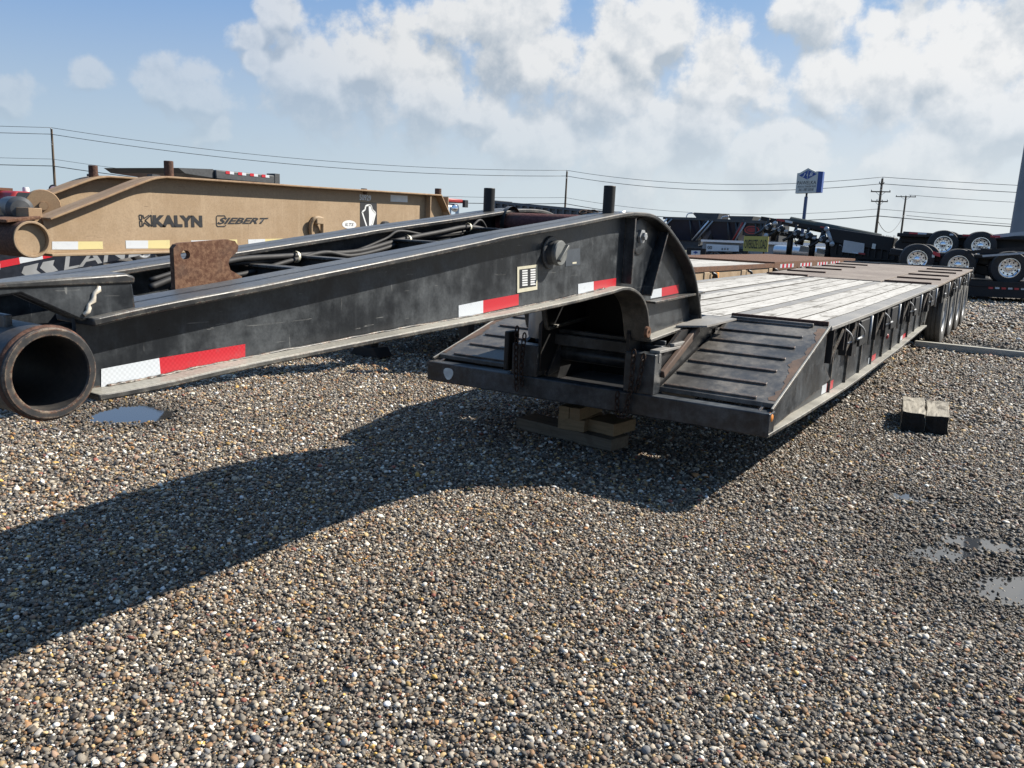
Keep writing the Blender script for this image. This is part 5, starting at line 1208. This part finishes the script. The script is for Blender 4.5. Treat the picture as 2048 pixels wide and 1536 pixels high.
tandem('black tandem trailer with polished wheels resting on the low black deck', [(-2, 0, 0), ((1785, 503), (1925, 524), 1.2, .22), ((1860, 508), (2100, 520), 1.6, .12), ((1960, 512), (2200, 535), .9, .5), ((1880, 520), (1990, 545), .5, .3)], [(1833, 519), (1915, 530), (2017, 536)], 29.3, 0, None, 'stacked tandem trailers', deckz)
tandem('black tandem trailer with two polished wheels stacked behind the nearer one', [(-2, 0, 0), ((1808, 474), (1935, 482), .9, .40), ((1800, 470), (2080, 478), 1.5, .14), ((1990, 484), (2130, 492), .8, .45), ((1830, 480), (2060, 500), .4, .2)], [(1885, 489), (1960, 492)], 33, 0, None, 'stacked tandem trailers', deckz)
UT = [o for o in bpy.data.objects if o.name.startswith('tandem_trailer')][-1]
mb = MB(); mb.prism([Y(u, v, 33.6)[::2] for u, v in ((1790, 487), (1812, 465), (1850, 466), (1850, 500), (1790, 500))], 'y', 33.5, 35.3); mb.build('tail_housing', M_BLK2, UT, bevel=.05)
tape_run(UT, Y(1818, 467.5, 33.0), Y(2000, 475, 33.0), .06, 10)
beam_between(Y(1985, 473, 33.3), Y(2160, 455, 33.3), .3, .12, 'neck', M_SILVERGREY, UT)
beam_between(Y(2002, 500, 33.3), Y(2018, 503, 33.3), .1, .12, 'alloy_step', M_ALU, UT)
NT_ = [o for o in bpy.data.objects if o.name.startswith('tandem_trailer')][-2]
beam_between(Y(1930, 505, 29.05), Y(2120, 492, 29.05), .12, .10, 'draw_rail', M_BLK2, NT_)
beam_between(Y(1965, 512, 29.0), Y(2120, 501, 29.0), .10, .06, 'bright_rail', M_SILVERGREY, NT_)
mb = MB(); mb.quad(*[Y(u, v, 28.95) for u, v in ((1866, 510), (1880, 514), (1880, 507), (1866, 502))], th=.01); mb.build('reflective_tape', M_TR, NT_)
mb = MB(); mb.quad(*[Y(u, v, 28.95) for u, v in ((1864, 515), (1869, 515), (1869, 509), (1864, 509))], th=.01); mb.build('notice_plate', M_SIGNW, NT_)
for t0, (u, v) in ((NT_, (1833, 519)), (NT_, (1915, 530)), (UT, (1885, 489)), (UT, (1960, 492))):
    c_ = Y(u, v, 29.3 if t0 is NT_ else 33); zb_ = deckz(c_[0]) if t0 is NT_ else 0
    if c_[2]-.5 > zb_+.01 and t0 is UT:
        mb = MB(); mb.box(c_[0]-.3, c_[0]+.3, c_[1], c_[1]+2.3, 0, c_[2]-.502); mb.build('support_stand', M_BLK2, t0)

# ------------------------------------------------------------------ pylon sign
SG = thing('pylon_sign', 'tall dealer pylon sign with blue diamond and side stripe on a blue pole', 'sign', (-14.5, 60.2, 0))
yS = 60
out = [(1590.5, 386.8), (1632, 385.5), (1637, 342.5), (1631, 343), (1616.5, 336), (1600, 345.5), (1594.5, 346.5)]
mb = MB(); mb.prism([Y(u, v, yS)[::2] for u, v in out], 'y', yS, yS+.45); pn = mb.build('cabinet', M_SIGNW, SG)
mb = MB(); mb.prism([Y(u, v, yS)[::2] for u, v in ((1632.3, 385.4), (1642, 385), (1646.5, 343.2), (1637.3, 342.6))], 'y', yS-.02, yS+.46); mb.build('side_stripe', M_BLUE, SG)
p0, p1 = Y(1614, 387, yS+.2), Y(1608, 447, yS+.2)
mb = MB(); mb.lathe([(.07, 0), (.07, .30)], (p0[0]-.02, yS+.2, p0[2]-.28), (0, 0, 1), 14); mb.build('pole_neck', M_NAVY, SG, smooth=True)
mb = MB(); mb.lathe([(0, .001), (.115, 0), (.125, -5)], (p0[0]-.03, yS+.2, p0[2]-.22), (0, 0, 1), 18); mb.build('pole', plain('blue_grey_pole', (.05, .075, .15), .5), SG, smooth='auto')
sv = lambda u, v, d=.006: (Y(u, v, yS)[0], yS-d, Y(u, v, yS)[2])
mb = MB(); mb.add([sv(598, 0) if 0 else sv(1598.2, 351), sv(1614, 359), sv(1634, 348), sv(1616.6, 339.7)], [(0, 1, 2, 3)]); mb.build('diamond', M_BLUE, pn)
mb = MB(); mb.add([sv(1613.8, 358.5, .01), sv(1614.6, 358.5, .01), sv(1617, 340.5, .01), sv(1616.2, 340.5, .01)], [(0, 1, 2, 3)]); mb.build('diamond_line', M_SIGNW, pn)
text('J', [sv(u, v, .012) for u, v in ((1604.5, 354), (1610.5, 353.5), (1611.5, 346), (1605.5, 346.5))], M_WHITE, 'lettering', pn, bold=.02, shear=.2)
text('&', [sv(u, v, .012) for u, v in ((1613, 352), (1616, 352), (1616.7, 347), (1613.7, 347))], M_WHITE, 'lettering', pn, bold=.02)
text('B', [sv(u, v, .012) for u, v in ((1618.5, 352.5), (1624.5, 352), (1625.8, 344.8), (1619.8, 345.2))], M_WHITE, 'lettering', pn, bold=.02, shear=.2)
text('PAWELKA', [sv(u, v) for u, v in ((1594.5, 369.5), (1632, 368.5), (1632.8, 361), (1595.5, 362.5))], M_INK, 'lettering', pn, bold=.005)
text('TRUCK & TRAILER SALES', [sv(u, v) for u, v in ((1594.5, 375.5), (1631.5, 374), (1632, 370.5), (1595, 372))], M_INK, 'lettering', pn, bold=.01)
text('361-387-5018', [sv(u, v) for u, v in ((1597, 382.5), (1626.5, 381.5), (1627.3, 376), (1597.7, 377))], M_INK, 'lettering', pn, bold=.01)

# big grey mast at the right
p0, p1 = Y(2034, 470, 42), Y(2062, 300, 42)
mb = MB(); mb.lathe([(0, 16), (.30, 16), (.43, 2.0), (.45, 0)], (p0[0]+.12, 42.5, 0), (0, 0, 1), 28); bp = mb.build('mast', M_POLE, None, smooth='auto'); tag(bp, 'thick smooth grey steel mast rising behind the stacked tandem trailers', 'mast')

# ------------------------------------------------------------------ utility poles and wires
def upole(name, base, h, r, label, arms):
    t_ = thing(name, label, 'utility pole', base, 'utility poles along the road')
    x, y, _ = base; mb = MB(); mb.lathe([(0, h+.0), (r*.7, h), (r, 0)], (x, y, 0), (0, 0, 1), 12); mb.build('pole', M_CREO, t_, smooth='auto')
    for z, hw, n_, dr in arms:
        d = Vector((cos(dr), sin(dr), 0))
        if hw > 0:
            mb = MB(); mb.bar(Vector((x, y-.15, z))-d*hw, Vector((x, y-.15, z))+d*hw, .10, .13); ar = mb.build('crossarm', M_CREO, t_)
            for k in range(n_):
                s_ = -1+2*k/max(1, n_-1); q = Vector((x, y-.15, z+.06))+d*hw*.93*s_
                mb = MB(); mb.lathe([(.03, 0), (.06, .06), (.06, .10), (.04, .18), (0, .2)], q, (0, 0, 1), 8); mb.build('insulator', M_GREYMET, ar, smooth=True)
            for sg in (-1, 1):
                mb = MB(); mb.bar(Vector((x, y-.15, z-.5)), Vector((x, y-.15, z-.02))+d*hw*.5*sg, .04, .04); mb.build('arm_brace', M_GREYMET, ar)
        else:
            mb = MB(); mb.lathe([(.03, 0), (.07, .06), (.07, .12), (.04, .2), (0, .22)], (x+.05, y-.12, z), (0, 0, 1), 8); mb.build('insulator', M_GREYMET, t_, smooth=True)
    return t_
def top_of(u, v, y): return Vector(Y(u, v, y))
tA = top_of(103, 258, 55); tB = top_of(1134, 343, 100); tC = top_of(1765, 357, 105); tD = top_of(1812, 392, 140)
upole('utility_pole', (tA.x, tA.y, 0), tA.z, .17, 'weathered wooden utility pole rising behind the tan trailer nose', [(tA.z-.05, 0, 1, 0), (tA.z-1.6, 0, 1, 0), (tA.z-1.9, 0, 1, 0)])
upole('utility_pole', (tB.x, tB.y, 0), tB.z, .16, 'plain wooden utility pole behind the grey ribbed dump trailer', [(tB.z-.02, 0, 1, 0), (tB.z-1.0, 0, 1, 0)])
upole('utility_pole', (tC.x, tC.y, 0), tC.z, .17, 'wooden utility pole with two crossarms beside the pylon sign', [(tC.z-.1, 0, 1, 0), (tC.z-1.5, 1.05, 3, .1), (tC.z-2.6, .9, 4, .1), (tC.z-.6, .25, 2, .1)])
upole('utility_pole', (tD.x, tD.y, 0), tD.z, .17, 'wooden utility pole with one crossarm at its top', [(tD.z-.12, 1.4, 5, .1)])
def wire(p, q, sag, r, label):
    p, q = Vector(p), Vector(q); P_ = [p.lerp(q, k/24)-Vector((0, 0, sag*4*(k/24)*(1-k/24))) for k in range(25)]
    mb = MB(); mb.tube(P_, r, 5); o = mb.build('power_line', M_CABLE, smooth=True); tag(o, label, 'cable', 'power lines strung between the utility poles'); return o
lvl = [(0, .028, 'thin top power line strung between utility poles'), (-.75, .034, 'second power line just below the top wire'), (-3.6, .022, 'thin middle telephone wire between utility poles'), (-4.4, .045, 'thick lowest telephone cable between utility poles')]
tA0 = tA+Vector((-60, -48, .6)); tE = tC+Vector((70, 8, -.4))
for dzv, r, lb in lvl:
    o = Vector((0, -.12, dzv+.15))
    for p, q, sg, tl in ((tA0, tA, .7, 'running left from the weathered pole'), (tA, tB, 1.3, 'from the weathered pole to the plain pole'), (tB, tC, 1.3, 'from the plain pole to the two-crossarm pole'), (tC, tE, 1.0, 'running right from the two-crossarm pole')):
        wire(p+o, q+o, sg, r, lb.split(' between')[0].split(' strung')[0]+' '+tl)
wire(tC+Vector((0, -.1, -4.6)), tD+Vector((0, -.1, -2.9)), 2.0, .035, 'slack service wire drooping from the two-crossarm pole')
tF = tD+Vector((60, 0, 0))
wire(tD+Vector((.4, -.1, .15)), tF+Vector((0, 0, -.2)), 1.0, .03, 'wire running right from the single-crossarm pole')
wire(tD+Vector((.4, -.1, -2.9)), tF+Vector((0, 0, -3.4)), 1.0, .035, 'low cable running right from the single-crossarm pole')

# ------------------------------------------------------------------ distant trees
def tree(base, h, w, n, label, name='tree', lmat=None, seed=1):
    rnd = random.Random(seed); t_ = thing(name, label, 'tree', base, 'trees along the far field')
    x, y, z = base; mb = MB(); mb.tube([(x, y, z-.1), (x+.1, y, z+h*.35), (x-.05, y, z+h*.8)], .1, 8, True, [h*.035, h*.025, h*.008])
    for k in range(7):
        q = rnd.uniform(0, 2*pi); z0 = z+h*rnd.uniform(.25, .6); mb.tube([(x, y, z0), (x+cos(q)*w*.25, y+sin(q)*w*.25, z0+h*.15), (x+cos(q)*w*.42, y+sin(q)*w*.42, z0+h*.22)], .03, 5, True, [h*.014, h*.009, h*.003])
    mb.build('trunk', M_BARK, t_)
    mb = MB(); cl = [(rnd.gauss(0, .24), rnd.gauss(0, .24), rnd.uniform(.35, .95), rnd.uniform(.08, .2)) for _ in range(26)]
    for k in range(n):
        a_, b_, c_, r_ = rnd.choice(cl); p = Vector((x+w*(a_+rnd.gauss(0, r_*.6)), y+w*(b_+rnd.gauss(0, r_*.6)), z+h*min(1.02, c_+rnd.gauss(0, r_*.35)))); s_ = h*.022*rnd.uniform(.6, 1.6)
        u = Vector((rnd.gauss(0, 1), rnd.gauss(0, 1), rnd.gauss(0, 1))).normalized(); v_ = u.orthogonal().normalized()
        mb.add([p-u*s_, p+v_*s_*.6, p+u*s_, p-v_*s_*.6], [(0, 1, 2, 3)])
    mb.build('crown', lmat or M_LEAF, t_); return t_
M_SPARSE = plain('dry_leaf', (.13, .125, .075), .8, 0, .3)
tree((*Z(1772, 505, 0)[:2], 0) if 0 else (Y(1772, 480, 120)[0], 120, 0), 2.6, 4.0, 900, 'thin grey-green bush on the horizon between the utility poles', lmat=M_SPARSE, seed=3)
tree((Y(15, 405, 40)[0], 40, 0), 2.2, 5, 1200, 'low green tree showing at the far left behind the red truck', seed=5)
HEDGE = [(-160, 150), (-95, 190), (-40, 210), (20, 200), (75, 180)]
for k, (x, y) in enumerate(HEDGE):
    pass
